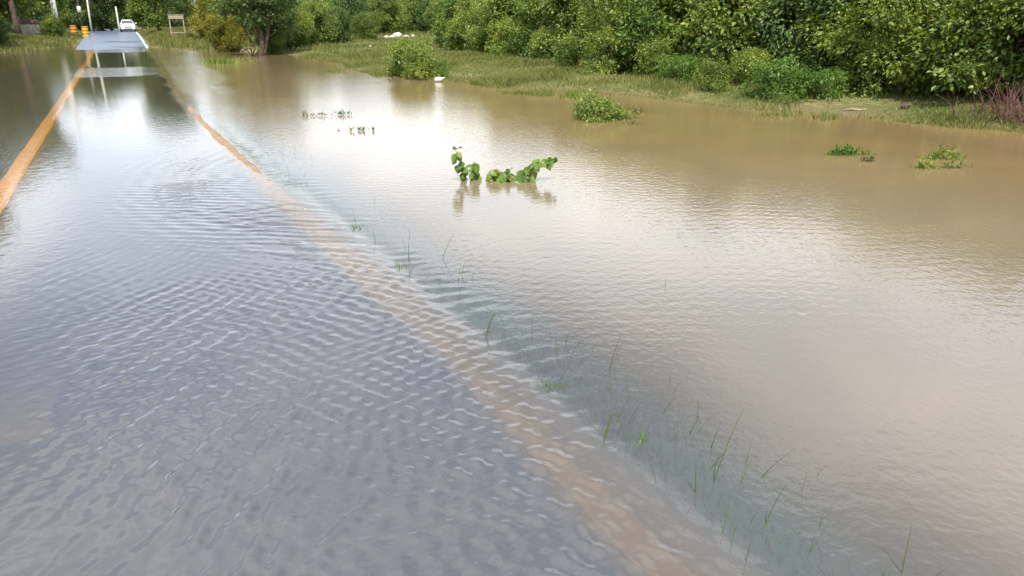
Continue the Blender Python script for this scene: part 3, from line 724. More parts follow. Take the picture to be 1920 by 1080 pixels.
# left side of the road -------------------------------------------
leftbush = [(-7.5, 62.0, 'trD', .36, 'dark green bush at the water edge under the leaning trunk'), (-8.6, 66.5, 'trC', .42, 'mid green bush behind the dark bush at the water edge'), (-4.9, 77.5, 'trC', .30, 'rounded green bush between the low wall and the oil drums'), (-8.3, 58.4, 'trD', .34, 'dark overhanging bush beside the flooded far lane'), (-10.6, 60, 'trC', .6, 'broad green bush set back from the flooded far lane')]
for i, (x_, y_, k_, s_, l_) in enumerate(leftbush): plant(k_, 'roadside_bush', x_, y_, s_, i*1.9, l_, 'bush')
lt = [(-12.5, 56, 'trA', 1.05), (-13.0, 66, 'trB', 1.1), (-10.6, 84, 'trA', .9), (-13.5, 78, 'trB', 1.1), (-9.0, 96, 'trB', .75), (-7.2, 108, 'trA', .58), (-13.5, 104, 'trB', 1.1), (-16, 92, 'trA', 1.1), (-15.5, 46, 'trA', 1.1), (-18, 58, 'trB', 1.2), (-19, 72, 'trA', 1.2), (-20, 86, 'trB', 1.2), (-14.5, 36, 'trB', 1.0)]
LL = {'trA': 'tall mid green roadside tree beyond the flooded lane', 'trB': 'tall dark roadside tree beyond the flooded lane'}
for i, (x_, y_, k_, s_) in enumerate(lt): 
    lm = min((math.hypot(x_-a_, y_-b_), n_) for a_, b_, n_ in [(-9, 82, 'behind the low masonry wall'), (-12, 67, 'behind the old bare trunk'), (-14, 56, 'behind the broad green bush'), (-6, 104, 'behind the thick pale utility pole'), (-14.5, 40, 'out of line with the flooded bushes'), (-19, 75, 'in the rear row'), (-14, 100, 'behind the thin grey pole')])[1]
    plant(k_, 'roadside_tree', x_, y_, s_, i*1.1, LL[k_] + ' ' + lm, 'tree', 'tall trees beside the flooded far lane')

# woods closing the end of the road
wd = [(-4.4, 123, 'trB', .75), (-.6, 128, 'trB', .75), (4.6, 122, 'trA', .72), (6.6, 108, 'trB', .45), (7.6, 118, 'trA', .48), (11.0, 106, 'trB', .45), (9.8, 98, 'trB', .38), (13.5, 100, 'trA', .42), (14.5, 112, 'trB', .48), (18, 104, 'trA', .45), (20, 95, 'trB', .42), (26, 98, 'trA', .45), (33, 96, 'trB', .48), (41, 92, 'trA', .5), (-7, 126, 'trA', .7), (2, 140, 'trB', .8), (10, 134, 'trA', .5), (19, 128, 'trB', .5), (28, 120, 'trA', .5), (-13, 124, 'trB', 1.0), (-20, 115, 'trA', 1.2), (-4, 140, 'trA', .85), (38, 112, 'trB', .55), (48, 100, 'trA', .6), (50, 84, 'trB', .6), (36, 84, 'trA', .5), (42, 58, 'trB', .55), (36, 46, 'trA', .5), (23, 112, 'trB', .5), (31, 106, 'trA', .5), (14, 124, 'trA', .5), (5.5, 128, 'trB', .6), (23, 88, 'trA', .38), (30, 89, 'trB', .42), (16.5, 91, 'trB', .38)]
WL = {'trA': 'mid green woodland tree', 'trB': 'dark woodland tree'}
for i, (x_, y_, k_, s_) in enumerate(wd):
    lm = min((math.hypot(x_-a_, y_-b_), n_) for a_, b_, n_ in [(0, 116, 'behind the white car'), (-4, 116, 'behind the oil drums'), (-15, 118, 'behind the low masonry wall'), (6.5, 108, 'behind the pale utility pole'), (9.8, 100, 'behind the timber sign'), (14, 102, 'behind the yellow leaved tree'), (20, 104, 'behind the dark multi-stemmed tree'), (30, 98, 'behind the pale boulders'), (42, 80, 'behind the thicket')])[1]
    plant(k_, 'woodland_tree', x_, y_, s_, i*2.3, WL[k_] + ' ' + lm, 'tree', 'woodland trees at the end of the road')
plant('trH', 'roadside_tree', 3.75, 84, .8, .5, 'tall tree with a high crown and bare trunk behind the timber sign', 'tree', sz=.66)

for (x_, y_, s_, k_, l_) in [(5.9, 62.5, .62, 'leaf_olive', 'olive scrub bush in the roadside grass behind the reeds'), (7.0, 60.0, .5, 'leaf_gold', 'yellow brown scrub bush in front of the yellow leaved tree'), (4.9, 64.5, .4, 'leaf_olive', 'low olive scrub bush beside the foot of the timber sign'), (3.2, 70, .4, 'leaf_mid', 'low green scrub bush between the road edge and the timber sign')]:
    plant('shC', 'scrub_bush', x_, y_, s_, x_, l_, 'bush', mtl=k_)

# dry reddish twig heap under the thicket
tw = MB(); r = np.random.default_rng(5)
for k in range(150):
    a_ = r.uniform(0, 6.28); e_ = r.uniform(.1, 1.3); ln = r.uniform(.4, 1.0)
    s0 = Vector((r.normal()*.4, r.normal()*.4, 0)); d_ = Vector((math.cos(a_)*math.cos(e_), math.sin(a_)*math.cos(e_), math.sin(e_)))*ln
    tw.tube([s0, s0+d_*.5+Vector((0, 0, .08)), s0+d_], [.009, .006, .003], 4, False)
o = tw.obj('dead_bush', M['dry_twig']); o.location = (15.0, 8.6, gz(15.0, 8.6)); tag(o, 'dead reddish brown twiggy bush at the foot of the thicket', 'dead bush')

# bank grass -------------------------------------------------------
def blades(name, pts, hgt, wid, mtl, seed, kind='stuff'):
    r = np.random.default_rng(seed); n = len(pts)
    a_ = r.uniform(0, 2*math.pi, n); b_ = r.uniform(0, 2*math.pi, n)
    Sx = np.stack([np.cos(a_), np.sin(a_), 0*a_], 1)*wid[:, None]
    ln = np.stack([np.cos(b_), np.sin(b_), 0*b_], 1)*(hgt*r.uniform(.1, .7, n))[:, None]
    up = np.zeros((n, 3)); up[:, 2] = hgt
    V = np.stack([pts - Sx, pts + Sx, pts + up*.6 + ln*.4 + Sx*.6, pts + up + ln], 1).reshape(-1, 3)
    i = np.arange(n)*4
    me = np_mesh(name, V, np.concatenate([np.stack([i, i+1, i+2], 1), np.stack([i, i+2, i+3], 1)]), mtl)
    return link(bpy.data.objects.new(name, me))
def scatter(n, x0, x1, y0, y1, seed, cond, thr=-.2, fs=.8):
    r = np.random.default_rng(seed)
    x_ = r.uniform(x0, x1, n); y_ = r.uniform(y0, y1, n)
    z_ = land(x_, y_); k = cond(x_, y_, z_) & (vnoise(x_*fs, y_*fs, seed+1) + .8*r.normal(size=n)*.5 > thr)
    return np.stack([x_, y_, z_], 1)[k]
P1 = scatter(260000, 8, 19, 2, 42, 41, lambda x_, y_, z_: (z_ > -.05) | ((z_ > -.22) & (vnoise(x_*1.1, y_*1.1, 72) + .6*vnoise(x_*4, y_*4, 73) > .75)), -.75)
r = np.random.default_rng(1)
vn_ = np.clip(vnoise(P1[:, 0]*1.6, P1[:, 1]*1.6, 71), -.4, 1)
h1 = r.uniform(.04, .12, len(P1))*(1+1.3*vn_) + np.maximum(-P1[:, 2], 0)
o = blades('bank_grass', P1, h1, r.uniform(.006, .012, len(P1)), M['grass'], 42); tag(o, 'short olive green grass covering the bank below the thicket', 'grass', kind='stuff')
P2 = scatter(90000, 7.5, 34, 36, 74, 43, lambda x_, y_, z_: (z_ > -.02))
o = blades('meadow_grass', P2, r.uniform(.06, .26, len(P2)), r.uniform(.012, .03, len(P2)), M['grass'], 44); tag(o, 'pale green grass of the meadow behind the water', 'grass', kind='stuff')
P3 = scatter(90000, 1.9, 16, 53, 112, 45, lambda x_, y_, z_: (x_ > road_r(y_)+.08) & (z_ > -.02))
o = blades('roadside_grass', P3, r.uniform(.10, .50, len(P3))*sstep(0, 1.6, P3[:, 0]-road_r(P3[:, 1])+.3), r.uniform(.015, .035, len(P3)), M['grass'], 46); tag(o, 'long grass along the roadside around the timber sign', 'grass', kind='stuff')
P4 = scatter(50000, -16, -3, 55, 108, 47, lambda x_, y_, z_: (x_ < road_l(y_)-.08) & (z_ > -.02))
o = blades('roadside_grass', P4, r.uniform(.08, .35, len(P4)), r.uniform(.015, .03, len(P4)), M['grass'], 48); tag(o, 'long grass on the far verge around the oil drums', 'grass', kind='stuff')

# grass clumps standing in the shallows
def clump(name, x, y, rx, ry, n, h0, h1, seed, label, cat, mtl='grass', z=-.05, wid=(.006, .012)):
    r = np.random.default_rng(seed)
    q = r.normal(size=(n, 2))*np.array([rx, ry])*.5
    pts = np.stack([q[:, 0], q[:, 1], np.full(n, 0.0)], 1)
    o = blades(name, pts, r.uniform(h0, h1, n)*(1.1-.5*np.hypot(q[:, 0]/rx, q[:, 1]/ry)), r.uniform(*wid, n), M[mtl], seed+1)
    e_ = empty(name, (x, y, z)); o.name = 'blades'; o.parent = e_; tag(o, kind='stuff'); tag(e_, label, cat); return e_
clump('reed_clump', 4.0, 38.0, .9, 1.6, 420, .2, .5, 61, 'green reed clump in the water below the yellow leaved tree', 'reeds', 'leaf_yellow', -.1, (.012, .022))
clump('reed_clump', 5.2, 39.5, .7, 1.4, 260, .15, .4, 62, 'thin reed clump in front of the dark multi-stemmed tree', 'reeds', 'grass', -.1, (.012, .02))
clump('grass_clump', 7.2, 29.5, .5, 1.0, 240, .12, .3, 63, 'small grass clump off the grassy point', 'grass', 'grass', -.08)
clump('grass_clump', 10.3, 16.9, .5, .5, 300, .1, .34, 64, 'grass clump in shallow water behind the round flooded bush', 'grass', 'leaf_yellow', -.06)
clump('grass_clump', 9.7, 13.6, .6, .5, 240, .08, .22, 65, 'grass clump trailing from the round flooded bush', 'grass', 'leaf_olive', -.05)
clump('grass_clump', 8.6, 12.0, .25, .2, 90, .06, .16, 66, 'tiny grass clump in front of the round flooded bush', 'grass', 'leaf_olive', -.05)
clump('grass_clump', 12.2, 11.7, 1.3, .5, 420, .06, .2, 67, 'low drowned grass along the bank near the driftwood', 'grass', 'grass', -.05)

# leafy weed clumps in open water
def weed(x, y, rad, h, n, seed, label, mtl='leaf_bright'):
    r = np.random.default_rng(seed)
    q = r.normal(size=(n, 2))*np.array([rad, rad*.5])*.55; rr_ = np.hypot(q[:, 0]/rad, q[:, 1]/(rad*.5))
    P = np.stack([q[:, 0], q[:, 1], np.abs(r.normal(size=n))*h*.5*np.clip(1.2-rr_, .1, 1.2)], 1)
    D = r.normal(size=(n, 3))*.7; D[:, 2] += .55; Nh = r.normal(size=(n, 3))*.5; Nh[:, 2] += 1
    L_ = r.uniform(.04, .10, n)
    V, F = leaf_quads(P, D, Nh, L_, L_*.38)
    e_ = empty('water_weed', (x, y, 0.0), R(-26)); o = link(bpy.data.objects.new('leaves', np_mesh('leaves', V, F, M[mtl])), e_); tag(o, kind='stuff')
    tag(e_, label, 'weed'); return e_
weed(9.45, 7.75, .30, .13, 260, 71, 'bright green weed clump in open brown water')
weed(9.28, 7.2, .10, .06, 40, 72, 'tiny sparse weed tip near the bright green weed clump', 'leaf_olive')
weed(10.4, 6.85, .24, .20, 230, 73, 'mounded yellow green weed clump in open brown water', 'leaf_yellow')
weed(9.5, 6.5, .16, .10, 90, 74, 'small ragged weed clump in front of the mounded clump', 'leaf_yellow')
weed(9.9, 6.35, .20, .06, 80, 75, 'flat brownish weed patch in front of the mounded clump', 'leaf_olive')
weed(3.25, 16.2, .10, .13, 22, 76, 'small dark weed tuft at one end of the floating row', 'leaf_olive')
weed(3.55, 16.0, .16, .06, 16, 77, 'scattered dark weed tips in the middle of the floating row', 'leaf_olive')
weed(3.95, 15.95, .16, .11, 40, 78, 'olive weed tuft at the thicker end of the floating row', 'leaf_olive')
weed(3.6, 13.5, .34, .03, 34, 79, 'flat scatter of floating weed before the weed row', 'leaf_olive')

# ------------------------------------------------------------------ the half-drowned sapling
def leaf_mesh(name, L, Wd, droop, seed):
    prof = [(0, .04), (.12, .55), (.32, 1), (.55, .9), (.78, .52), (1, .02)]
    V = []; F = []
    for i, (f, w) in enumerate(prof):
        z_ = -droop*L*f*f; y_ = L*f*(1-.25*droop*f); hw = Wd*.5*w
        V += [(-hw, y_, z_+hw*.35), (0, y_, z_), (hw, y_, z_+hw*.35)]
        if i: q = (i-1)*3; F += [(q, q+1, q+4, q+3), (q+1, q+2, q+5, q+4)]
    b = MB(); b.add(V, F); return b.mesh(name, M['leaf_sapling'], True)
lms = [leaf_mesh('leaf', .20, .125, .6, 1), leaf_mesh('leaf', .17, .105, .45, 2), leaf_mesh('leaf', .12, .065, .3, 3)]
sap = empty('sapling', (4.05, 8.30, 0), R(-26.6))
tag(sap, 'broad-leaved green sapling with drooping leaves half drowned in the brown water', 'sapling')
paths = [[(-.44, .0, -.25), (-.47, .02, .0), (-.53, .02, .2), (-.61, 0, .40)],
         [(-.30, .05, -.25), (-.34, .04, 0), (-.37, .03, .12), (-.385, .02, .215)],
         [(-.22, .0, -.25), (-.22, 0, .02), (-.17, -.02, .12), (-.08, -.03, .12)],
         [(.02, -.05, -.2), (-.02, -.05, .0), (0, -.04, .10), (.08, -.03, .15)],
         [(.05, 0, -.2), (.18, 0, .06), (.32, 0, .20), (.48, 0, .255), (.64, .01, .275)],
         [(-.1, -.02, -.2), (-.06, -.02, .03), (.03, -.03, .075), (.13, -.02, .06)],
         [(.10, -.06, -.2), (.14, -.06, .02), (.24, -.08, .06), (.32, -.1, .04)]]
for q in paths:
    b = MB(); b.tube(q, [.009, .008, .006, .004, .003][:len(q)], 6); b.obj('stem', M['stalk'], sap, True)
r = np.random.default_rng(17)
def along(q, f):
    q = [Vector(v) for v in q]; k = f*(len(q)-1); i = min(int(k), len(q)-2); return q[i].lerp(q[i+1], k-i)
plan = [(0, [.40, .48, .55, .62, .68, .74, .80, .86, .92, .97, 1, 1]), (1, [.42, .5, .55, .6, .65, .7, .75, .8, .85, .9, 1]), (2, [.40, .45, .5, .55, .62, .66, .7, .74, .78, .82, .86, .93, 1, 1]), (3, [.40, .45, .5, .55, .65, .7, .75, .85, 1]), (6, [.35, .45, .55, .62, .7, .78, .85, .92, 1]), (4, [.30, .33, .36, .40, .44, .47, .5, .53, .56, .59, .62, .68, .71, .74, .80, .83, .86, .9, .95, 1]), (5, [.4, .45, .5, .55, .6, .65, .7, .75, .8, .9, 1, 1])]
for pi, fs in plan:
    for j, f in enumerate(fs):
        o = link(bpy.data.objects.new('leaf', lms[(0 if f < .8 else 1) if pi != 1 else 1]), sap)
        if f >= .99: o.data = lms[2]
        o.location = along(paths[pi], f)
        fan = (-1 if j % 2 else 1)*r.uniform(5, 48)
        tilt = r.uniform(-118, -58) if f < .99 else r.uniform(-50, 30)
        o.rotation_euler = (R(tilt), R(fan), R(r.uniform(-50, 50)))
        s_ = r.uniform(.5, .98); o.scale = (s_*r.uniform(.85, 1.2), s_, s_*r.uniform(.6, 1.6))
        o.location += Vector((r.uniform(-.035, .035), r.uniform(-.05, .05), r.uniform(-.02, .03)))

# grass stalks standing out of the flood along the road edge ---------
ru = Vector((.894, -.447, 0))
def stalk(x, y, lean, h, wd=.0038, kink=None):
    b = MB(); n = 6; V = []; F = []
    rz_ = rng.uniform(-.2, .2)
    for i in range(n+1):
        f = i/n; off = ru*(lean*f**1.4) + Vector((0, 1, 0))*(rz_*h*f*f)
        z_ = -.08 + (h+.08)*f - .03*h*f*f
        if kink: # blade folded over at the top
            z_ = -.06 + (h+.06)*math.sin(min(1, f*1.0)*math.pi*.82)
            off = ru*(lean*f)
        w_ = wd*(1-.8*f)
        V += [tuple(off - ru*w_ + Vector((0, 0, z_))), tuple(off + Vector((0, w_*.8, z_))), tuple(off + ru*w_ + Vector((0, 0, z_)))]
        if i: q = (i-1)*3; F += [(q, q+1, q+4, q+3), (q+1, q+2, q+5, q+4), (q+2, q, q+3, q+5)]
    b.add(V, F); o = b.obj('grass_stalk', M['stalk']); o.location = (x, y, 0); return o
ST = [(1.92, 2.07, -0.034, 0.176), (2.02, 2.09, 0.1, 0.376), (2.06, 2.19, 0.144, 0.158), (2.2, 2.31, 0.013, 0.138), (2.18, 2.46, 0.047, 0.114), (2.11, 2.03, 0.058, 0.11), (2.22, 2.04, 0.141, 0.168), (2.02, 1.78, 0.043, 0.212), (2.05, 1.68, 0.104, 0.08), (2.29, 1.71, 0.087, 0.036), (1.8, 1.65, 0.01, 0.087), (2.26, 1.34, 0.0, 0.214), (2.18, 1.36, 0.014, 0.053), (2.32, 1.29, 0.068, 0.043), (2.23, 3.22, 0.046, 0.253), (2.15, 5.64, 0.126, 0.223), (1.93, 5.84, 0.032, 0.225), (2.14, 5.18, 0.038, 0.116), (1.78, 5.37, 0.004, 0.138), (3.43, 4.25, 0.0, 0.067), (1.85, 7.19, -0.016, 0.117)]
for (x_, y_, l_, h_) in ST:
    tag(stalk(x_, y_, l_, h_), 'thin upright grass stalk standing out of the flood beside the submerged road edge', 'grass stalk', 'grass stalks along the submerged road edge')
for k in range(44):
    y_ = rng.uniform(3, 13) if k < 16 else rng.uniform(1.5, 4.2); x_ = float(road_r(y_)) + (rng.uniform(.15, .75) if k < 16 else abs(rng.normal(.32, .2)) + .08)
    tag(stalk(x_, y_, rng.uniform(-.05, .12), rng.uniform(.05, .17), .0025), 'thin upright grass stalk standing out of the flood beside the submerged road edge', 'grass stalk', 'grass stalks along the submerged road edge')
for (x_, y_, l_, h_) in [(1.80, 2.62, .09, .13), (1.82, 4.03, .13, .14)]:
    tag(stalk(x_, y_, l_, h_, .006, True), 'broad grass blade folded over into an arch above the flood', 'grass blade', 'folded grass blades along the submerged road edge')
for i, (x_, y_, n_, lab) in enumerate([(1.86, 3.2, 30, 'tuft of bright yellow green leaves just breaking the flood near the road edge'), (1.95, 2.52, 14, 'flat yellow green leaf tuft lying on the flood among the stalks'), (1.80, 5.6, 30, 'small dull green tuft by the road edge with one stalk'), (1.80, 6.95, 26, 'small dark green tuft by the road edge nearer the sapling')]):
    clump('grass_tuft', x_, y_, .10, .10, n_, .03, .075, 90+i, lab, 'grass', 'leaf_bright', -.03, (.004, .008))
# drowned grass seen through the shallow water of the verge
r = np.random.default_rng(8); n = 20000
y_ = 1 + 24*r.random(n)**1.6; x_ = road_r(y_) + .22 + np.abs(r.normal(size=n))*.42
k = vnoise(x_*1.6, y_*1.6, 52) + .5*r.normal(size=n) > .15
P5 = np.stack([x_, y_, land(x_, y_)], 1)[k]
o = blades('drowned_grass', P5, np.minimum(r.uniform(.03, .10, len(P5)), -P5[:, 2]*.92), r.uniform(.004, .009, len(P5)), M['leaf_bright'], 53); tag(o, 'drowned green grass under the shallow water beside the road edge', 'grass', kind='stuff')

# ------------------------------------------------------------------ roadside things
def pole(x, y, h, r0, r1, mtl, label, lean=0.0, arm=True):
    z = gz(x, y); e = empty('utility_pole', (x, y, z)); tag(e, label, 'pole')
    b = MB(); b.tube([(0, 0, -.5), (lean*.3, 0, h*.3), (lean, 0, h)], [r0, r0*.8+r1*.2, r1], 10); b.obj('shaft', mtl, e, True)
    if arm:
        b = MB(); b.box((lean-.9, -.06, h-.7), (lean+.9, .06, h-.58), .01); b.obj('crossarm', M['timber'], e)
        for q in (-.75, 0.45, .75):
            b = MB(); b.lathe([(.02, 0), (.05, .02), (.03, .06), (.055, .1), (.03, .15), (.01, .17)], 8, (lean+q, 0, h-.58)); b.obj('insulator', M['white_paint'], e)
    return e
pole(-4.95, 88, 8.5, .17, .12, M['concrete_pole'], 'pale thick utility pole behind the rounded roadside bush')
pole(-5.9, 100, 8.5, .09, .07, M['concrete_pole'], 'thin grey pole just behind the thick pale utility pole')
pw = pole(-3.45, 103, 8.5, .085, .07, M['dark_pole'], 'dark slender pole with white painted bands behind the oil drums')
for z0_, z1_, rr_k in ((2.25, 2.95, .22), (3.9, 4.6, .16)):
    b = MB(); b.lathe([(rr_k*.8, z0_), (rr_k, z0_+.04), (rr_k, z1_-.12), (rr_k*.5, z1_)], 12); b.obj('painted_band', M['white_paint'], pw, True)
pole(-2.85, 114, 8, .12, .1, M['concrete_pole'], 'pale far pole rising from the dark trees beside the road end', .25)
pole(.35, 112, 3.1, .10, .09, M['white_paint'], 'short white post beside the white car', 0, False)
pole(4.45, 100, 8.5, .13, .10, M['concrete_pole'], 'pale utility pole between the white car and the timber sign', -.25)

# leaning trunk on the far verge
b = MB(); b.tube([(0, 0, -.4), (-.06, 0, 1.2), (-.1, .1, 3), (-.35, .1, 5.5), (-.3, .2, 8)], [.27, .22, .2, .17, .1], 10)
e = empty('old_tree', (-7.2, 76, gz(-7.2, 76))); tag(e, 'old tree with a thick bare brown trunk beside the low wall', 'tree')
b.obj('trunk', M['bark'], e, True)
link(bpy.data.objects.new('crown', crown('crown', [(-.4, 0, 7.2, 1.9, 1.9, 1.2), (.6, .4, 8.2, 1.6, 1.6, 1.1), (-1.2, .4, 8.6, 1.5, 1.5, 1.1)], M['leaf_mid'], 171, dens=4, per=22, L=.26, cr=.3)), e)

# oil drums
def drum(x, y, mtl, label):
    e = empty('oil_drum', (x, y, gz(x, y))); tag(e, label, 'drum', None)
    b = MB(); pr = [(.28, -.02), (.30, 0), (.30, .03), (.285, .05), (.285, .29), (.31, .32), (.285, .35), (.285, .60), (.31, .63), (.285, .66), (.285, .88), (.30, .90), (.30, .93), (.28, .94), (.27, .90)]
    b.lathe(pr, 22); b.obj('body', mtl, e, True)
    b = MB(); b.lathe([(.27, .90), (.27, .935), (.12, .97), (.02, .975)], 18); b.obj('lid', M['rust'], e, True)
drum(-3.75, 88.5, M['drum_orange'], 'orange oil drum on the grass verge, the one farther from the road')
drum(-2.75, 88.0, M['drum_yellow'], 'yellow oil drum at the edge of the road end')

# low masonry wall with dark tiled top
e = empty('low_wall', (-6.55, 81, gz(-6.55, 81)+.05), 0, .82); tag(e, 'low grey masonry wall with a dark top rail between two pillars', 'wall')
b = MB(); b.box((-1.1, -.12, -.2), (1.05, .12, .95), .02); b.obj('panel', M['masonry'], e)
b = MB(); b.box((-1.1, -.16, 1.0), (1.05, .16, 1.5), .02); b.obj('top_rail', M['tile_dark'], e)
for q in (-1.25, 1.2):
    b = MB(); b.box((q-.15, -.2, -.2), (q+.15, .2, 1.65), .02); b.box((q-.19, -.24, 1.65), (q+.19, .24, 1.74), .015); b.obj('pillar', M['masonry'], e)

# timber sign frame
e = empty('timber_sign', (4.35, 68, gz(4.35, 68))); tag(e, 'weathered blank timber sign board on two posts in the roadside grass', 'sign')
for q in (-.5, .5):
    b = MB(); b.box((q-.045, -.045, -.3), (q+.045, .045, 1.78), .008); b.obj('post', M['timber'], e)
b = MB(); b.box((-.56, -.085, 1.48), (.56, -.05, 1.76), .006); b.obj('board', M['timber'], e)
b = MB(); b.box((-.62, -.11, 1.79), (.62, .09, 1.84), .006); b.obj('cap', M['bark_pale'], e)
b = MB(); b.box((-.5, -.075, .42), (.5, -.05, .5), .005); b.obj('brace', M['timber'], e)
# pole rail fence beyond
e = empty('rail_fence', (7.2, 86, gz(7.2, 86))); tag(e, 'short pale pole fence with one rail beyond the timber sign', 'fence')
for q in (-.85, .1, .95):
    b = MB(); b.tube([(q, 0, -.3), (q+.02, 0, .95)], [.05, .045], 7); b.obj('post', M['bark_pale'], e)
b = MB(); b.tube([(-1.0, -.06, .82), (0, -.05, .85), (1.2, -.06, .74)], [.05, .05, .04], 7); b.obj('rail', M['timber'], e, True)

# pale rubble heap at the back of the meadow, litter on the shore
def stone(name, x, y, r_, seed, label, group=None, mtl='pale_stone', cat='stone', fl=.7):
    import bmesh
    bm = bmesh.new(); bmesh.ops.create_icosphere(bm, subdivisions=2, radius=1)
    rr2 = np.random.default_rng(seed); k1 = rr2.normal(size=(6, 3))
    for v in bm.verts:
        d_ = np.array(v.co); f = 1 + .13*np.sin(k1 @ d_*2.2).sum()/2.2
        v.co = v.co*f
        v.co = Vector((v.co.x*r_*1.15, v.co.y*r_*.9, v.co.z*r_*fl))
    me = bpy.data.meshes.new(name); bm.to_mesh(me); bm.free(); me.materials.append(M[mtl])
    o = link(bpy.data.objects.new(name, me)); o.location = (x, y, gz(x, y)+r_*fl*.6); o.rotation_euler = (0, 0, seed*1.1); tag(o, label, cat, group); return o
for i, (dx_, dy_, r_) in enumerate([(-.9, 0, .34), (-.25, .1, .26), (.15, -.1, .30), (.55, 0, .46), (1.15, .05, .24), (1.6, .1, .2)]):
    stone('pale_boulder', 17.4+dx_, 54.2+dy_-dx_*.3, r_*.8, 30+i, 'pale sunlit boulder in the row at the back of the meadow', 'pale boulders at the back of the meadow')
o = stone('pale_rock', 13.3, 45.3, .10, 44, 'single small white stone lying in the meadow grass')
o = stone('bank_rock', 14.9, 10.9, .11, 46, 'grey stone on the bank under the thicket', mtl='bark')

# white plastic bag at the water's edge
import bmesh
bm = bmesh.new(); bmesh.ops.create_icosphere(bm, subdivisions=4, radius=1)
for v in bm.verts:
    d_ = v.co.normalized()
    cr_ = .06*math.sin(9*d_.x+4*d_.z) + .05*math.sin(11*d_.y-7*d_.x) + .03*math.sin(23*d_.z+17*d_.x)
    pinch = .75*math.exp(-((d_.x-.85)**2+(d_.z-.4)**2)*6)
    v.co = Vector((d_.x*.20*(1+cr_)*(1+pinch*.6), d_.y*.14*(1+cr_), d_.z*.115*(1+cr_*1.4) + pinch*.05))
me = bpy.data.meshes.new('body'); bm.to_mesh(me); bm.free(); me.materials.append(M['plastic_bag'])
for q in me.polygons: q.use_smooth = True
e = empty('plastic_bag', (9.05, 23.4, .03), R(-20)); tag(e, 'crumpled white plastic bag floating at the tip of the grassy point', 'bag')
e.scale = (.62, .62, .66)
o = link(bpy.data.objects.new('body', me), e); o.location.z = .05
b = MB(); b.tube([(.24, 0, .10), (.30, .02, .14), (.36, .05, .12)], [.03, .02, .035], 7); b.obj('knot', M['plastic_bag'], e, True)
# driftwood
b = MB(); b.tube([(-.5, 0, .03), (-.1, .04, .07), (.35, 0, .05), (.7, -.08, .1)], [.05, .06, .05, .025], 8); b.tube([(.1, .02, .06), (.3, .15, .2)], [.025, .012], 6)
o = b.obj('driftwood', M['bark_pale'], None, True); o.location = (14.05, 11.5, gz(14.05, 11.5)); o.rotation_euler = (0, 0, R(-40)); o.scale = (.38, .38, .5); tag(o, 'pale branch of driftwood lying on the bank below the thicket', 'driftwood')

# ------------------------------------------------------------------ white car, facing the flood
car = empty('white_car', (1.38, 114, float(road_z(np.array([114]))[0])))
tag(car, 'white car with headlights facing the flooded stretch of road', 'car')
def loft(secs, name, mtl, parent, smooth=True):
    """secs: list of (y, [(x, z)...]) half outlines mirrored in x"""
    V = []; F = []; n = None
    for y_, half in secs:
        ring = [(x_, y_, z_) for x_, z_ in half] + [(-x_, y_, z_) for x_, z_ in reversed(half)]
        n = len(ring); V += ring
    for i in range(len(secs)-1):
        for j in range(n):
            q = (j+1) % n; F.append((i*n+j, (i+1)*n+j, (i+1)*n+q, i*n+q))
    F.append(tuple(range(n))); F.append(tuple(range(len(V)-1, len(V)-n-1, -1)))
    b = MB(); b.add(V, F); return b.obj(name, mtl, parent, smooth)
def sec(y_, w, zb, zm, zt, tw): return (y_, [(w*.90, zb), (w, zb+.12), (w, zm), (tw, zt), (tw*.5, zt+.02)])
body = loft([sec(-2.12, .72, .30, .55, .66, .62), sec(-2.0, .84, .24, .62, .78, .74), sec(-1.6, .89, .24, .70, .90, .80), sec(-.85, .91, .24, .78, 1.0, .82), sec(.2, .91, .24, .80, 1.0, .82), sec(1.5, .91, .24, .82, 1.0, .82), sec(2.0, .87, .28, .80, .96, .78), sec(2.15, .78, .36, .72, .86, .68)], 'body', M['car_paint'], car)
def cab(y_, zt, tw): return (y_, [(.80, .97), (.79, 1.02), (tw, zt-.08), (tw-.10, zt), (tw*.4, zt+.015)])
loft([cab(-.80, 1.03, .76), cab(-.1, 1.42, .64), cab(.5, 1.47, .63), cab(1.3, 1.43, .62), cab(1.95, 1.05, .74)], 'cabin', M['car_paint'], car)
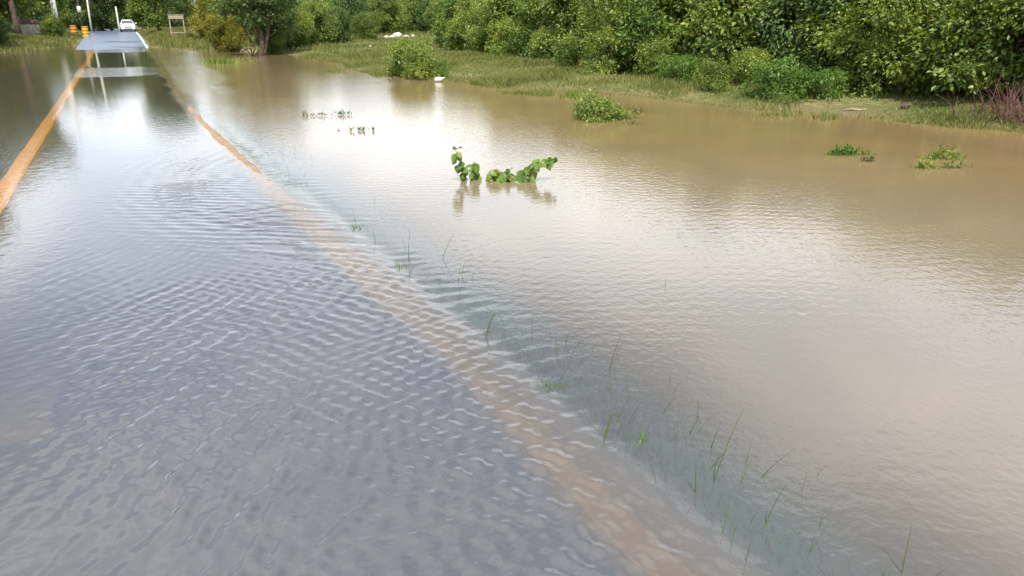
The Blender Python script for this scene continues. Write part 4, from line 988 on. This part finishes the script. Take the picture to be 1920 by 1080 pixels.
b = MB(); b.add([(-.66, -.80, 1.045), (.66, -.80, 1.045), (.55, -.20, 1.375), (-.55, -.20, 1.375)], [(0, 1, 2, 3)])
b.v = [(x_, y_-.035, z_+.02) for x_, y_, z_ in b.v]; b.obj('windscreen', M['car_glass'], car)
for sd_ in (-1, 1):
    b = MB(); b.add([(sd_*.80, -.60, 1.06), (sd_*.80, .45, 1.06), (sd_*.70, .42, 1.36), (sd_*.70, 0.0, 1.36)], [(0, 1, 2, 3)]); b.obj('side_window', M['car_glass'], car)
    b = MB(); b.add([(sd_*.80, .52, 1.06), (sd_*.80, 1.55, 1.06), (sd_*.70, 1.2, 1.36), (sd_*.70, .5, 1.36)], [(0, 1, 2, 3)]); b.obj('side_window', M['car_glass'], car)
    b = MB(); b.box((sd_*.62-.17, -2.09, .60), (sd_*.62+.17, -1.95, .74), .03); b.obj('headlight', M['lamp_lens'], car)
    b = MB(); b.box((sd_*.62-.09, -2.15, .40), (sd_*.62+.09, -2.05, .46), .01); b.obj('fog_lamp', M['lamp_lens'], car)
    b = MB(); b.box((sd_*1.0-.10, -.62, .98), (sd_*1.0+.10, -.50, 1.12), .03); b.obj('mirror', M['car_paint'], car)
    for wy_ in (-1.35, 1.35):
        wh = empty('wheel', (sd_*.82, wy_, .32)); wh.parent = car
        b = MB(); b.lathe([(.20, -.10), (.30, -.10), (.325, -.06), (.325, .06), (.30, .10), (.20, .10)], 20); o = b.obj('tyre', M['tyre'], wh, True); o.rotation_euler = (0, R(90), 0)
        b = MB(); b.lathe([(.03, -.105), (.19, -.09), (.20, 0), (.19, .09), (.03, .105)], 16); o = b.obj('rim', M['rim'], wh, True); o.rotation_euler = (0, R(90), 0)
b = MB(); b.box((-.40, -2.16, .56), (.40, -2.06, .68), .02); b.obj('grille', M['black_plastic'], car)
b = MB(); b.box((-.55, -2.19, .27), (.55, -2.08, .36), .02); b.obj('air_intake', M['black_plastic'], car)
b = MB(); b.box((-.26, -2.20, .44), (.26, -2.16, .54), .004); b.obj('number_plate', M['plate'], car)
